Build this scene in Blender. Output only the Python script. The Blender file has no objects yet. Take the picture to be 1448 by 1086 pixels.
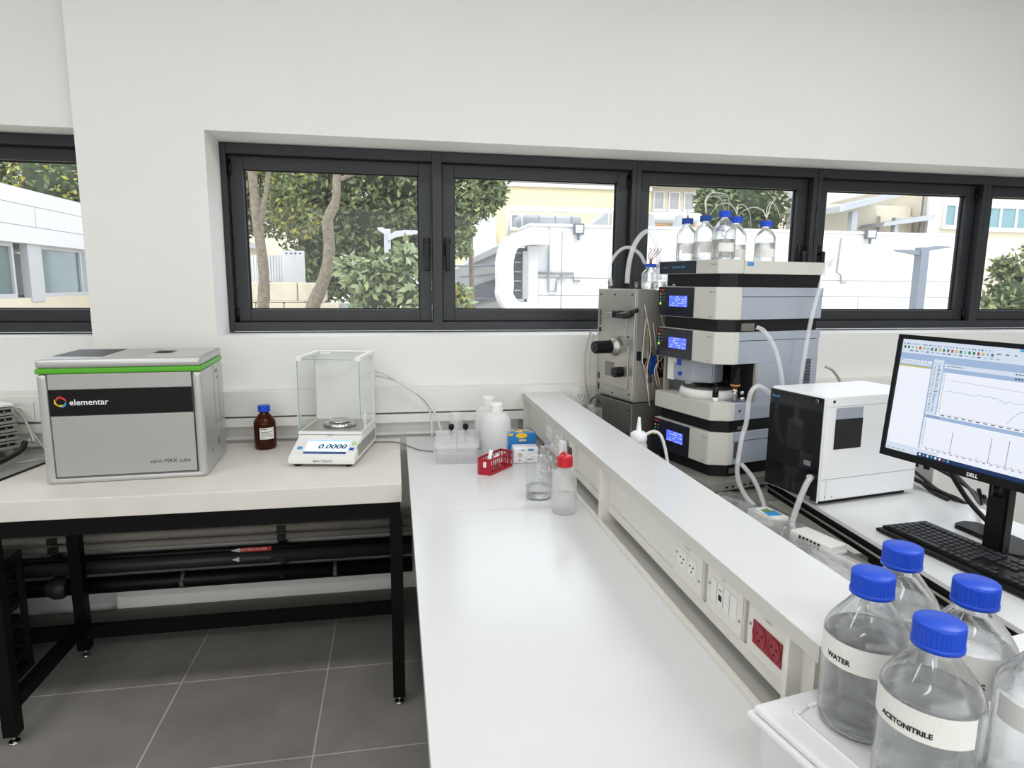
import bpy, bmesh, math, random
from mathutils import Vector, Matrix
random.seed(7)
PI = math.pi
scn = bpy.context.scene
COL = scn.collection

# ------------------------------------------------------------------ materials
def lin(h):
    h = h.lstrip('#')
    v = [int(h[i:i+2], 16)/255 for i in (0, 2, 4)]
    return tuple((c/12.92 if c <= .04045 else ((c+.055)/1.055)**2.4) for c in v) + (1.0,)

def mat(name, col, rough=.5, metal=0., noise=0., nscale=20., bump=0., bscale=200., spec=.5, emit=0., trans=0., ior=1.45, coat=0., alpha=1.):
    m = bpy.data.materials.new(name); m.use_nodes = True
    nt = m.node_tree; b = nt.nodes['Principled BSDF']
    c = lin(col) if isinstance(col, str) else tuple(col)+(1.0,)
    b.inputs['Base Color'].default_value = c
    b.inputs['Roughness'].default_value = rough
    b.inputs['Metallic'].default_value = metal
    b.inputs['Specular IOR Level'].default_value = spec
    b.inputs['IOR'].default_value = ior
    b.inputs['Transmission Weight'].default_value = trans
    b.inputs['Coat Weight'].default_value = coat
    b.inputs['Alpha'].default_value = alpha
    if emit:
        b.inputs['Emission Color'].default_value = c
        b.inputs['Emission Strength'].default_value = emit
    if noise or bump:
        tc = nt.nodes.new('ShaderNodeTexCoord')
    if noise:
        n = nt.nodes.new('ShaderNodeTexNoise'); n.inputs['Scale'].default_value = nscale
        n.inputs['Detail'].default_value = 5; n.inputs['Roughness'].default_value = .6
        r = nt.nodes.new('ShaderNodeMapRange')
        r.inputs['From Min'].default_value = .3; r.inputs['From Max'].default_value = .7
        r.inputs['To Min'].default_value = 1-noise; r.inputs['To Max'].default_value = 1+noise
        mx = nt.nodes.new('ShaderNodeVectorMath'); mx.operation = 'SCALE'
        mx.inputs[0].default_value = c[:3]
        nt.links.new(tc.outputs['Object'], n.inputs['Vector'])
        nt.links.new(n.outputs['Fac'], r.inputs['Value'])
        nt.links.new(r.outputs['Result'], mx.inputs['Scale'])
        nt.links.new(mx.outputs['Vector'], b.inputs['Base Color'])
    if bump:
        n2 = nt.nodes.new('ShaderNodeTexNoise'); n2.inputs['Scale'].default_value = bscale
        bp = nt.nodes.new('ShaderNodeBump'); bp.inputs['Strength'].default_value = bump; bp.inputs['Distance'].default_value = .002
        nt.links.new(tc.outputs['Object'], n2.inputs['Vector'])
        nt.links.new(n2.outputs['Fac'], bp.inputs['Height'])
        nt.links.new(bp.outputs['Normal'], b.inputs['Normal'])
    return m

def thin_glass(name, tint=(.97, .985, .98), refl=.9, haze=0., hazecol=(.9, .9, .9), rough=.0):
    """thin sheet of clear material: clear with fresnel reflections and, optionally, a milky veil"""
    m = bpy.data.materials.new(name); m.use_nodes = True
    nt = m.node_tree; nt.nodes.clear()
    out = nt.nodes.new('ShaderNodeOutputMaterial')
    tr = nt.nodes.new('ShaderNodeBsdfTransparent'); tr.inputs['Color'].default_value = (*tint, 1)
    gl = nt.nodes.new('ShaderNodeBsdfGlossy'); gl.inputs['Roughness'].default_value = rough
    fr = nt.nodes.new('ShaderNodeLayerWeight'); fr.inputs['Blend'].default_value = .5
    pw = nt.nodes.new('ShaderNodeMath'); pw.operation = 'POWER'; pw.inputs[1].default_value = 3.5
    mul = nt.nodes.new('ShaderNodeMath'); mul.operation = 'MULTIPLY_ADD'; mul.inputs[1].default_value = refl*.75; mul.inputs[2].default_value = .035*refl
    mul.use_clamp = True
    nt.links.new(fr.outputs['Facing'], pw.inputs[0])
    mix = nt.nodes.new('ShaderNodeMixShader')
    nt.links.new(pw.outputs[0], mul.inputs[0]); nt.links.new(mul.outputs[0], mix.inputs[0])
    src = tr
    if haze:
        df = nt.nodes.new('ShaderNodeBsdfDiffuse'); df.inputs['Color'].default_value = (*hazecol, 1)
        tl = nt.nodes.new('ShaderNodeBsdfTranslucent'); tl.inputs['Color'].default_value = (*hazecol, 1)
        ad = nt.nodes.new('ShaderNodeMixShader'); ad.inputs[0].default_value = .22
        nt.links.new(df.outputs[0], ad.inputs[1]); nt.links.new(tl.outputs[0], ad.inputs[2])
        m2 = nt.nodes.new('ShaderNodeMixShader'); m2.inputs[0].default_value = haze
        nt.links.new(tr.outputs[0], m2.inputs[1]); nt.links.new(ad.outputs[0], m2.inputs[2])
        src = m2
    nt.links.new(src.outputs[0], mix.inputs[1]); nt.links.new(gl.outputs[0], mix.inputs[2])
    nt.links.new(mix.outputs[0], out.inputs[0])
    return m

M = {}
M['wall'] = mat('wall_paint', '#e6e5e2', .75, noise=.012, nscale=3, bump=.08, bscale=350)
M['ceil'] = mat('ceiling_paint', '#e6e6e4', .9)
M['trunk'] = mat('cream_plastic', '#e2e1dc', .4, noise=.01)
M['trunkwhite'] = mat('white_plastic_strip', '#e8e7e3', .4)
M['line'] = mat('shadow_gap_grey', '#6d6b67', .7)
M['frame'] = mat('anthracite_aluminium', '#323437', .42, .25, noise=.04, nscale=8)
M['gasket'] = mat('black_gasket', '#111214', .6)
M['black'] = mat('black_plastic', '#0a0a0c', .35, spec=.35)
M['satin'] = mat('satin_black', '#0a0b0e', .42, spec=.3)
M['blackmetal'] = mat('black_powder_coat', '#050506', .5, spec=.2)
M['counter'] = mat('white_laminate', '#d3d4d4', .22, noise=.012, nscale=4, bump=.03, bscale=500)
M['edge'] = mat('laminate_edge_band', '#c3c1bb', .35)
M['panel'] = mat('cream_panel', '#dcdad2', .4, noise=.01)
M['stone'] = mat('greige_table_slab', '#d9d5cd', .4, noise=.05, nscale=7, bump=.04)
M['silver'] = mat('silver_paint', '#a9a8a5', .4, .35, bump=.03, bscale=900)
M['silver2'] = mat('silver_edge_profile', '#b9b9b8', .3, .5)
M['green'] = mat('green_stripe', '#4fa51e', .35)
M['chrome'] = mat('chrome', '#c8c8c8', .12, 1.)
M['steel'] = mat('brushed_steel', '#b2b0a8', .36, .7, noise=.06, nscale=6)
M['steel2'] = mat('steel_dark', '#807e78', .38, .75, noise=.08, nscale=5)
M['steeltop'] = mat('trolley_grey', '#a19f98', .4, .4)
M['beige'] = mat('instrument_offwhite', '#c6c5bd', .45, bump=.04, bscale=800)
M['bluegrey'] = mat('instrument_bluegrey', '#9da4ae', .42, bump=.03, bscale=800)
M['navy'] = mat('dark_navy_panel', '#1b1f2a', .22)
M['white'] = mat('gloss_white', '#e9eaec', .28)
M['offwhite'] = mat('matt_white_plastic', '#e4e3df', .45)
M['glossblack'] = mat('gloss_black', '#08090c', .08)
M['lcd'] = mat('lcd_blue', '#4f63ff', .3, emit=1.0)
M['lcd2'] = mat('lcd_text', '#b4c2ff', .3, emit=1.0)
M['cap'] = mat('blue_cap_plastic', '#0b46c4', .38, bump=.02)
M['capd'] = mat('dark_blue_cap_plastic', '#123f96', .4)
M['redcap'] = mat('red_cap_plastic', '#c01526', .35)
M['basket'] = mat('crimson_plastic', '#a50f26', .35)
M['redsock'] = mat('maroon_socket', '#8e1428', .4)
M['hole'] = mat('socket_hole', '#151313', .8)
M['paper'] = mat('paper_label', '#e2e1dc', .7)
M['ink'] = mat('black_ink', '#1c1c1e', .7)
M['inkgrey'] = mat('grey_ink', '#7a7a7c', .7)
M['inkwhite'] = mat('white_print', '#e8e8e8', .6)
M['inkblue'] = mat('blue_print', '#4a86c0', .6)
M['red'] = mat('red_print', '#c8342c', .5)
M['yellow'] = mat('yellow_print', '#e5b91c', .5)
M['sky'] = mat('light_blue_print', '#3b8fd0', .5)
M['orange'] = mat('orange_lamp', '#e0791d', .4, emit=.6)
M['teal'] = mat('teal_lamp', '#1f8f83', .4, emit=.4)
M['lime'] = mat('lime_lamp', '#9fdc3a', .4, emit=.9)
M['gcore'] = mat('steel_dark_core', '#17171a', .5)
M['tube'] = thin_glass('clear_silicone_tube', (.98, .985, .99), .7, .34, (.99, .99, 1.0), .1)
M['tubew'] = mat('white_tubing', '#d8d7d2', .4)
M['wireamber'] = mat('amber_capillary', '#a77a4a', .4)
M['glass'] = thin_glass('clear_lab_glass', (.985, .992, .992), 1.0)
M['pane'] = thin_glass('window_glass', (.96, .97, .97), .5, .03)
M['shield'] = thin_glass('draft_shield_glass', (.982, .992, .988), .6)
M['gedge'] = mat('glass_edge_green', '#8fb3ad', .15, alpha=.8)
M['hdpe'] = thin_glass('milky_hdpe', (.98, .98, .98), .3, .55, (.98, .985, .98), .25)
M['hdpe2'] = thin_glass('milky_clear_plastic', (.985, .985, .985), .35, .27, (.98, .985, .985), .2)
M['crystal'] = thin_glass('frosted_clear_plastic', (.985, .985, .99), .5, .17, (.985, .985, .99), .1)
M['film'] = thin_glass('plastic_film', (.985, .985, .985), 1.2, .10, (.98, .98, .98), .08)
M['amber'] = mat('amber_glass', '#4a1c06', .06, trans=.45, ior=1.3)
M['frost'] = mat('translucent_white_lid', '#dfe0e2', .32)
M['boxbody'] = thin_glass('cloudy_container', (.97, .97, .98), .4, .75, (.93, .935, .945), .3)
def clear_solid(name, col, ior, share):
    m = mat(name, col, .0, trans=1., ior=ior); nt = m.node_tree
    out = [n for n in nt.nodes if n.type == 'OUTPUT_MATERIAL'][0]; pb = nt.nodes['Principled BSDF']
    tr = nt.nodes.new('ShaderNodeBsdfTransparent'); mx = nt.nodes.new('ShaderNodeMixShader'); mx.inputs[0].default_value = share
    nt.links.new(pb.outputs[0], mx.inputs[1]); nt.links.new(tr.outputs[0], mx.inputs[2]); nt.links.new(mx.outputs[0], out.inputs[0]); return m
M['realglass'] = clear_solid('borosilicate_glass', (.99, .998, .998), 1.42, .12)
M['water'] = clear_solid('clear_liquid', (.99, .998, .995), 1.33, .30)
M['waterthin'] = thin_glass('still_liquid', (.965, .975, .98), .8, .05, (.95, .96, .97))
M['bluebox'] = mat('blue_carton', '#1d74b8', .5)
M['cable'] = mat('black_cable', '#0f0f11', .5)
M['cablegrey'] = mat('grey_cable', '#b9b5aa', .5)
M['pipebeige'] = mat('old_beige_pipe', '#8f8b82', .6, noise=.12, nscale=5)
M['pipeblack'] = mat('black_pipe', '#08090b', .45, spec=.3)
M['pipegrey'] = mat('dark_grey_pipe', '#2c2d30', .45)
M['galv'] = mat('galvanised_bracket', '#6b6a66', .5, .5)
M['basetile'] = mat('baseboard_tile', '#5f5c57', .5, noise=.08, nscale=5)
M['brown'] = mat('brown_plastic', '#5b2c2c', .5)

def floor_mat():
    m = bpy.data.materials.new('floor_tiles'); m.use_nodes = True
    nt = m.node_tree; b = nt.nodes['Principled BSDF']; L = nt.links.new
    tc = nt.nodes.new('ShaderNodeTexCoord'); mp = nt.nodes.new('ShaderNodeMapping')
    mp.inputs['Location'].default_value = (.885, -.018, 0)
    br = nt.nodes.new('ShaderNodeTexBrick'); br.offset = 0; br.squash = 1
    br.inputs['Scale'].default_value = 1; br.inputs['Brick Width'].default_value = .577; br.inputs['Row Height'].default_value = .5165
    br.inputs['Mortar Size'].default_value = .0028; br.inputs['Mortar Smooth'].default_value = .1; br.inputs['Bias'].default_value = 0
    br.inputs['Color1'].default_value = lin('#8b8884'); br.inputs['Color2'].default_value = lin('#85827e'); br.inputs['Mortar'].default_value = lin('#bdb9b3')
    n = nt.nodes.new('ShaderNodeTexNoise'); n.inputs['Scale'].default_value = 3.5; n.inputs['Detail'].default_value = 8; n.inputs['Roughness'].default_value = .65
    r = nt.nodes.new('ShaderNodeMapRange'); r.inputs['From Min'].default_value = .3; r.inputs['From Max'].default_value = .7
    r.inputs['To Min'].default_value = .84; r.inputs['To Max'].default_value = 1.14
    sc = nt.nodes.new('ShaderNodeVectorMath'); sc.operation = 'SCALE'
    L(tc.outputs['Object'], mp.inputs[0]); L(mp.outputs[0], br.inputs['Vector']); L(tc.outputs['Object'], n.inputs['Vector'])
    L(n.outputs['Fac'], r.inputs['Value']); L(br.outputs['Color'], sc.inputs[0]); L(r.outputs[0], sc.inputs['Scale']); L(sc.outputs[0], b.inputs['Base Color'])
    b.inputs['Roughness'].default_value = .42
    return m
M['floor'] = floor_mat()

# ------------------------------------------------------------------ mesh helpers
class MB:
    def __init__(s): s.bm = bmesh.new(); s.mi = 0
    def m(s, i): s.mi = i; return s
    def _merge(s, t, Mx=None, smooth=False):
        if Mx is not None: t.transform(Mx)
        for f in t.faces: f.material_index = s.mi; f.smooth = smooth
        me = bpy.data.meshes.new('tmp'); t.to_mesh(me); t.free(); s.bm.from_mesh(me); bpy.data.meshes.remove(me)
        return s
    def box(s, a, b, bev=0, seg=2, Mx=None):
        t = bmesh.new(); bmesh.ops.create_cube(t, size=1)
        d = [abs(b[i]-a[i]) for i in range(3)]
        for v in t.verts:
            v.co = Vector([(a[i]+b[i])/2 + v.co[i]*d[i] for i in range(3)])
        if bev: bmesh.ops.bevel(t, geom=t.edges[:], offset=min(bev, min(d)*.49), segments=seg, affect='EDGES', profile=.6)
        return s._merge(t, Mx)
    def quad(s, pts):
        vs = [s.bm.verts.new(p) for p in pts]; f = s.bm.faces.new(vs); f.material_index = s.mi; return s
    def prism(s, poly, z0, z1, Mx=None, bev=0):
        t = bmesh.new(); lo = [t.verts.new((x, y, z0)) for x, y in poly]; hi = [t.verts.new((x, y, z1)) for x, y in poly]
        t.faces.new(lo[::-1]); t.faces.new(hi); n = len(poly)
        for i in range(n): t.faces.new((lo[i], lo[(i+1) % n], hi[(i+1) % n], hi[i]))
        bmesh.ops.recalc_face_normals(t, faces=t.faces)
        if bev: bmesh.ops.bevel(t, geom=t.edges[:], offset=bev, segments=2, affect='EDGES')
        return s._merge(t, Mx)
    def lathe(s, prof, c=(0, 0, 0), seg=40, Mx=None, smooth=True, rib=0):
        t = bmesh.new(); rings = []
        for r, z in prof:
            if r < 1e-6: rings.append([t.verts.new((0, 0, z))])
            else:
                ring = []
                for k in range(seg):
                    a = 2*PI*k/seg; rr = r*(1+(rib if k % 2 else 0)); ring.append(t.verts.new((rr*math.cos(a), rr*math.sin(a), z)))
                rings.append(ring)
        for A, B in zip(rings, rings[1:]):
            if len(A) == 1 and len(B) == 1: continue
            for k in range(seg):
                k2 = (k+1) % seg
                if len(A) == 1: t.faces.new((A[0], B[k2], B[k]))
                elif len(B) == 1: t.faces.new((A[k], A[k2], B[0]))
                else: t.faces.new((A[k], A[k2], B[k2], B[k]))
        if rib: smooth = False
        bmesh.ops.recalc_face_normals(t, faces=t.faces)
        X = Matrix.Translation(c)
        if Mx is not None: X = X @ Mx
        return s._merge(t, X, smooth)
    def cyl(s, p, q, r, r2=None, seg=24, smooth=True):
        p = Vector(p); q = Vector(q); d = q-p; h = d.length
        r2 = r if r2 is None else r2
        Q = d.to_track_quat('Z', 'Y').to_matrix().to_4x4()
        t = bmesh.new(); bmesh.ops.create_cone(t, cap_ends=True, segments=seg, radius1=r, radius2=r2, depth=h)
        t.transform(Matrix.Translation((p+q)/2) @ Q)
        for f in t.faces: f.material_index = s.mi; f.smooth = smooth and len(f.verts) == 4
        me = bpy.data.meshes.new('tmp'); t.to_mesh(me); t.free(); s.bm.from_mesh(me); bpy.data.meshes.remove(me)
        return s
    def tube(s, pts, r, seg=8, steps=6, straight=False, flat=None):
        P = [Vector(p) for p in pts]
        if not straight and len(P) > 2:
            out = []
            for i in range(len(P)-1):
                p0 = P[max(i-1, 0)]; p1 = P[i]; p2 = P[i+1]; p3 = P[min(i+2, len(P)-1)]
                for k in range(steps):
                    u = k/steps
                    out.append(.5*((2*p1)+(p2-p0)*u+(2*p0-5*p1+4*p2-p3)*u*u+(3*p1-p0-3*p2+p3)*u**3))
            out.append(P[-1]); P = out
        t = bmesh.new(); rings = []; up = Vector((.123, .2, 1)).normalized()
        for i, p in enumerate(P):
            d = (P[min(i+1, len(P)-1)]-P[max(i-1, 0)]).normalized()
            n = up - d*up.dot(d)
            if n.length < 1e-3: n = Vector((1, 0, 0)) - d*d.x
            n.normalize(); b = d.cross(n); up = n
            rr = r[i*(len(r)-1)//max(len(P)-1, 1)] if isinstance(r, (list, tuple)) else r
            rings.append([t.verts.new(p+(n*math.cos(2*PI*k/seg)+b*math.sin(2*PI*k/seg))*rr) for k in range(seg)])
        for A, B in zip(rings, rings[1:]):
            for k in range(seg): t.faces.new((A[k], A[(k+1) % seg], B[(k+1) % seg], B[k]))
        t.faces.new(rings[0][::-1]); t.faces.new(rings[-1])
        return s._merge(t, None, True)
    def build(s, name, mats, parent=None, **tags):
        me = bpy.data.meshes.new(name); s.bm.to_mesh(me); s.bm.free()
        for mm in (mats if isinstance(mats, (list, tuple)) else [mats]): me.materials.append(M[mm] if isinstance(mm, str) else mm)
        o = bpy.data.objects.new(name, me); COL.objects.link(o); o.parent = parent
        for k, v in tags.items(): o[k] = v
        return o

def split_build(mb, name, mats, parent):
    """every loose island of the mesh becomes an object of its own"""
    bm = mb.bm; bm.verts.ensure_lookup_table(); seen = set(); out = []
    for v in bm.verts:
        if v.index in seen: continue
        st = [v]; isl = []; seen.add(v.index)
        while st:
            q = st.pop(); isl.append(q)
            for e in q.link_edges:
                w = e.other_vert(q)
                if w.index not in seen: seen.add(w.index); st.append(w)
        out.append(set(isl))
    res = []
    for isl in out:
        n = MB(); mp = {q: n.bm.verts.new(q.co) for q in isl}
        for f in {f for q in isl for f in q.link_faces}:
            g = n.bm.faces.new([mp[q] for q in f.verts]); g.material_index = f.material_index; g.smooth = f.smooth
        res.append(n.build(name, mats, parent))
    bm.free(); return res

def thing(name, label, cat, loc=(0, 0, 0), rot=0, group=None):
    o = bpy.data.objects.new(name, None); COL.objects.link(o)
    o.empty_display_size = .05
    o.location = loc; o.rotation_euler = (0, 0, math.radians(rot))
    o['label'] = label; o['category'] = cat
    if group: o['group'] = group
    return o
def struct(name, mb, mats): return mb.build(name, mats, None, kind='structure')

def text_mesh(body, size, mapf, material, parent, name='lettering', bold=0., sx=1.):
    """letters as a thin mesh; mapf sends flat (x, y) to 3-D"""
    c = bpy.data.curves.new('t', 'FONT'); c.body = body; c.size = size; c.offset = bold; c.resolution_u = 3
    o = bpy.data.objects.new('t', c); COL.objects.link(o)
    dg = bpy.context.evaluated_depsgraph_get(); dg.update()
    me = bpy.data.meshes.new_from_object(o.evaluated_get(dg)); bpy.data.objects.remove(o); bpy.data.curves.remove(c)
    me.name = name
    for v in me.vertices: v.co = mapf(v.co.x*sx, v.co.y)
    me.materials.clear(); me.materials.append(M[material] if isinstance(material, str) else material)
    ob = bpy.data.objects.new(name, me); COL.objects.link(ob); ob.parent = parent
    return ob
def flat(o, ex, ey):
    o = Vector(o); ex = Vector(ex); ey = Vector(ey)
    return lambda x, y: o+ex*x+ey*y

# ------------------------------------------------------------------ room shell
WY = 3.06
b = MB(); b.box((-3.2, -2.6, -.12), (4.7, 3.42, 0)); struct('floor', b, 'floor')
b = MB(); b.box((-3.2, -2.6, 3.3), (4.7, 3.42, 3.42)); struct('ceiling', b, 'ceil')
b = MB(); b.box((-3.3, -2.6, 0), (-3.2, 3.42, 3.3)); struct('wall_left', b, 'wall')
b = MB(); b.box((4.6, -2.6, 0), (4.7, 3.42, 3.3)); struct('wall_right', b, 'wall')
b = MB(); b.box((-3.2, -2.7, 0), (4.7, -2.6, 3.3)); struct('wall_front', b, 'wall')
b = MB()
b.box((-3.2, 3.14, 0), (-1.29, 3.42, 1.372)).box((-3.2, 3.14, 2.256), (-1.29, 3.42, 3.3)).box((-3.2, 3.14, 1.372), (-2.9, 3.42, 2.256))
b.box((-1.29, WY, 0), (-.785, 3.42, 3.3))
b.box((-.785, WY, 0), (4.6, 3.42, 1.372)).box((-.785, WY, 2.256), (4.6, 3.42, 3.3)).box((4.45, WY, 1.372), (4.6, 3.42, 2.256))
struct('wall_back', b, 'wall')
b = MB(); b.box((-3.2, 3.035, 0), (4.6, WY, .115)); struct('baseboard_back', b, 'basetile')
# dado trunking along the wall
b = MB(); b.m(0).box((-3.2, 3.0, 1.018), (4.6, WY-.0005, 1.133), .003); b.box((-3.2, WY, 1.018), (-1.291, 3.139, 1.133))
b.m(1).box((-3.2, 3.012, 1.010), (4.6, WY-.0005, 1.018)); b.m(0).box((-3.2, 3.002, .969), (4.6, WY-.0005, 1.010), .003)
b.box((-3.2, WY, .969), (-1.291, 3.139, 1.01))
struct('trim_1', b, ['trunk', 'line'])
b = MB(); b.box((-3.2, 3.045, .901), (.59, WY-.0005, .968), .002); struct('trim_2', b, 'trunkwhite')

def window(idx, x0, x1, handle, glasspad=.065):
    """x0/x1: faces of the mullions that bound the sash"""
    w = bpy.data.objects.new('window_%d' % idx, None); COL.objects.link(w); w['kind'] = 'structure'
    zb, zt = 1.381, 2.253; f0, f1 = 3.29, 3.40
    b = MB(); hw = .0245
    b.box((x0-hw, f0, zb), (x0, f1, zt), .002).box((x1, f0, zb), (x1+hw, f1, zt), .002)
    b.box((x0, f0+.001, zb), (x1, f1, 1.424), .002).box((x0, f0+.001, 2.207), (x1, f1, zt), .002)
    b.build('window_frame', 'frame', w)
    b = MB(); s0, s1 = 3.335, 3.385; gz0, gz1 = 1.484, 2.147
    g0, g1 = x0+glasspad, x1-glasspad
    b.m(0).box((x0+.004, s0, 1.427), (g0, s1, 2.204), .003).box((g1, s0, 1.427), (x1-.004, s1, 2.204), .003)
    b.box((g0, s0, 1.427), (g1, s1, gz0), .003).box((g0, s0, gz1), (g1, s1, 2.204), .003)
    b.m(1).box((g0, 3.36, gz0), (g0+.006, 3.368, gz1)).box((g1-.006, 3.36, gz0), (g1, 3.368, gz1))
    b.box((g0+.006, 3.36, gz1-.006), (g1-.006, 3.368, gz1)).box((g0+.006, 3.36, gz0), (g1-.006, 3.368, gz0+.006))
    b.box((x0, 3.34, 1.4245), (x1, 3.38, 1.427)).box((x0, 3.34, 2.204), (x1, 3.38, 2.2065))
    b.build('sash', ['frame', 'gasket'], w)
    b = MB(); b.quad([(g0, 3.372, gz0), (g1, 3.372, gz0), (g1, 3.372, gz1), (g0, 3.372, gz1)]); b.build('glass_pane', 'pane', w)
    if handle:
        hx = x1-.028 if handle > 0 else x0+.028
        b = MB(); b.box((hx-.016, 3.318, 1.755), (hx+.016, 3.336, 1.845), .008)
        b.cyl((hx, 3.322, 1.797), (hx, 3.285, 1.797), .008)
        b.box((hx-.012, 3.272, 1.68), (hx+.012, 3.290, 1.812), .007)
        b.build('handle', 'black', w)
    for hz in ((1.46, 2.15) if handle else ()):
        hx = x0+.008 if handle > 0 else x1-.008
        b = MB(); b.cyl((hx, 3.325, hz-.035), (hx, 3.325, hz+.035), .007); b.build('hinge', 'black', w)
window(1, -2.86, -1.335, 0)
window(2, -.76, .193, 1)
window(3, .240, 1.227, -1)
window(4, 1.277, 2.272, 1)
window(5, 2.325, 3.360, -1)
window(6, 3.410, 4.42, 1)

# ------------------------------------------------------------------ weighing table at left
T = thing('weighing_table', 'greige stone-topped table on black square steel legs by the wall', 'table', (-.66, 2.6, 0))
tx = -.66; ty = 2.6
def L(x, y, z): return (x-tx, y-ty, z)
b = MB(); b.box(L(-2.3, 2.28, .830), L(.012, 2.995, .9), .003); b.build('tabletop', 'stone', T)
b = MB(); b.box(L(-2.3, 2.305, .765), L(.006, 2.345, .8295)).box(L(-2.3, 2.85, .765), L(.006, 2.89, .8295))
b.box(L(-1.36, 2.345, .765), L(-1.32, 2.85, .8295)).box(L(-.034, 2.345, .765), L(.006, 2.85, .8295))
b.box(L(-1.33, 2.85, .09), L(-.034, 2.885, .145)).box(L(-1.362, 2.345, .13), L(-1.327, 2.85, .18)).box(L(-.03, 2.345, .13), L(.002, 2.85, .18))
b.box(L(-2.25, 2.85, .09), L(-1.375, 2.885, .145))
b.build('steel_frame', 'blackmetal', T)
for x, y in ((-.034, 2.305), (-.04, 2.85), (-1.376, 2.305), (-1.376, 2.85), (-2.29, 2.305), (-2.29, 2.85)):
    lg = MB(); lg.box(L(x, y, .035), L(x+.046, y+.046, .7645), .002); lg = lg.build('leg', 'blackmetal', T)
    f = MB(); f.cyl(L(x+.023, y+.023, .008), L(x+.023, y+.023, .034), .006).cyl(L(x+.023, y+.023, 0), L(x+.023, y+.023, .008), .019, .017); f.build('levelling_foot', 'chrome', lg)

# pipes on the wall under the table
def pipe(name, label, z, r, m, x0=-2.4, x1=.06, y=2.99, group=None):
    o = thing(name, label, 'pipe', (-.7, y, z), 0, group)
    b = MB(); b.cyl((x0+.7, 0, 0), (x1+.7, 0, 0), r, seg=16); b.build('pipe_run', m, o); return o
pipe('wall_pipe', 'beige painted pipe under the weighing table, topmost of the wall pipes', .527, .0180, 'pipebeige', y=3.012)
pipe('wall_pipe', 'beige painted pipe under the weighing table, second of the wall pipes from the top', .483, .0180, 'pipebeige', y=3.012)
pipe('wall_pipe', 'beige painted pipe just above the thin black wall pipe', .441, .0165, 'pipebeige', y=3.012)
pb = pipe('wall_pipe', 'thin black wall pipe with a red and white flow label', .399, .014, 'pipeblack', y=2.99)
pg = pipe('wall_pipe', 'dark grey wall pipe with a grey arrow label', .358, .034, 'pipegrey', y=2.99)
po = pipe('wall_pipe', 'thick black rubber-covered wall pipe, lowest above the baseboard', .272, .037, 'pipeblack', y=2.985)
for x in (-.97, -.30):
    b = MB(); b.cyl((x+.7-.008, 0, 0), (x+.7+.008, 0, 0), .0395, seg=20); b.box((x+.7-.008, -.048, -.01), (x+.7+.008, -.036, .012)); b.build('hose_clamp', 'galv', po)
b = MB(); b.lathe([(.037, 0), (.05, .02), (.05, .05), (.03, .09), (.02, .11)], (-.75, 0, 0), 20, Matrix.Rotation(-PI/2, 4, 'Y')); b.build('reducer', 'pipegrey', po)
# flow labels
b = MB(); b.m(0).box((-.025, -.0155, -.010), (.115, -.0142, .010)); b.m(1).quad([(-.062, -.016, 0), (-.022, -.016, -.010), (-.022, -.016, .010)]); b.build('flow_label', ['red', 'paper'], pb)
text_mesh('RETURN WATER', .0155, flat((-.02, -.0162, -.005), (1, 0, 0), (0, 0, 1)), 'inkwhite', pb)
b = MB(); b.quad([(-.055, -.0355, .005), (-.022, -.0355, -.007), (-.022, -.0355, .017)]); b.build('flow_label', 'paper', pg)
text_mesh('CONDENS WATER', .0155, flat((-.018, -.0352, -.001), (1, 0, 0), (0, 0, 1)), 'inkgrey', pg)
for x, gname in ((-.54, 'pipe bracket beside the flow labels'), (-1.50, 'pipe bracket behind the far left table leg')):
    o = thing('pipe_bracket', 'galvanised strut and clamps: '+gname, 'bracket', (x, 3.035, .3))
    b = MB(); b.box((-.016, 0, -.05), (.016, .02, .44)); b.build('strut', 'galv', o)
    for z in (-.03, .052, .099, .141, .183, .227):
        b = MB(); b.box((-.020, -.082 if z < .07 else -.05, z-.014), (.020, .0, z+.014), .003); b.cyl((0, -.09 if z < .07 else -.056, z), (0, -.08 if z < .07 else -.046, z), .008, seg=8); b.build('clamp', 'gcore', o)
# dark drawer rack under the far left
o = thing('drawer_rack', 'dark slotted metal drawer rack under the left end of the table', 'rack', (-1.82, 2.46, 0))
b = MB(); b.box((-.3, 0, .0), (.28, .38, .03)).box((-.3, 0, .5), (.28, .38, .52)).box((-.3, 0, .03), (-.28, .38, .5)).box((.26, .36, .03), (.28, .38, .5)); b.build('casing', 'gcore', o)
for k in range(6):
    b = MB(); b.box((-.28, .01, .05+k*.075), (.262, .355, .10+k*.075), .004); b.box((.262, .03, .075+k*.075), (.275, .35, .09+k*.075)); b.build('drawer', 'gcore', o)

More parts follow.
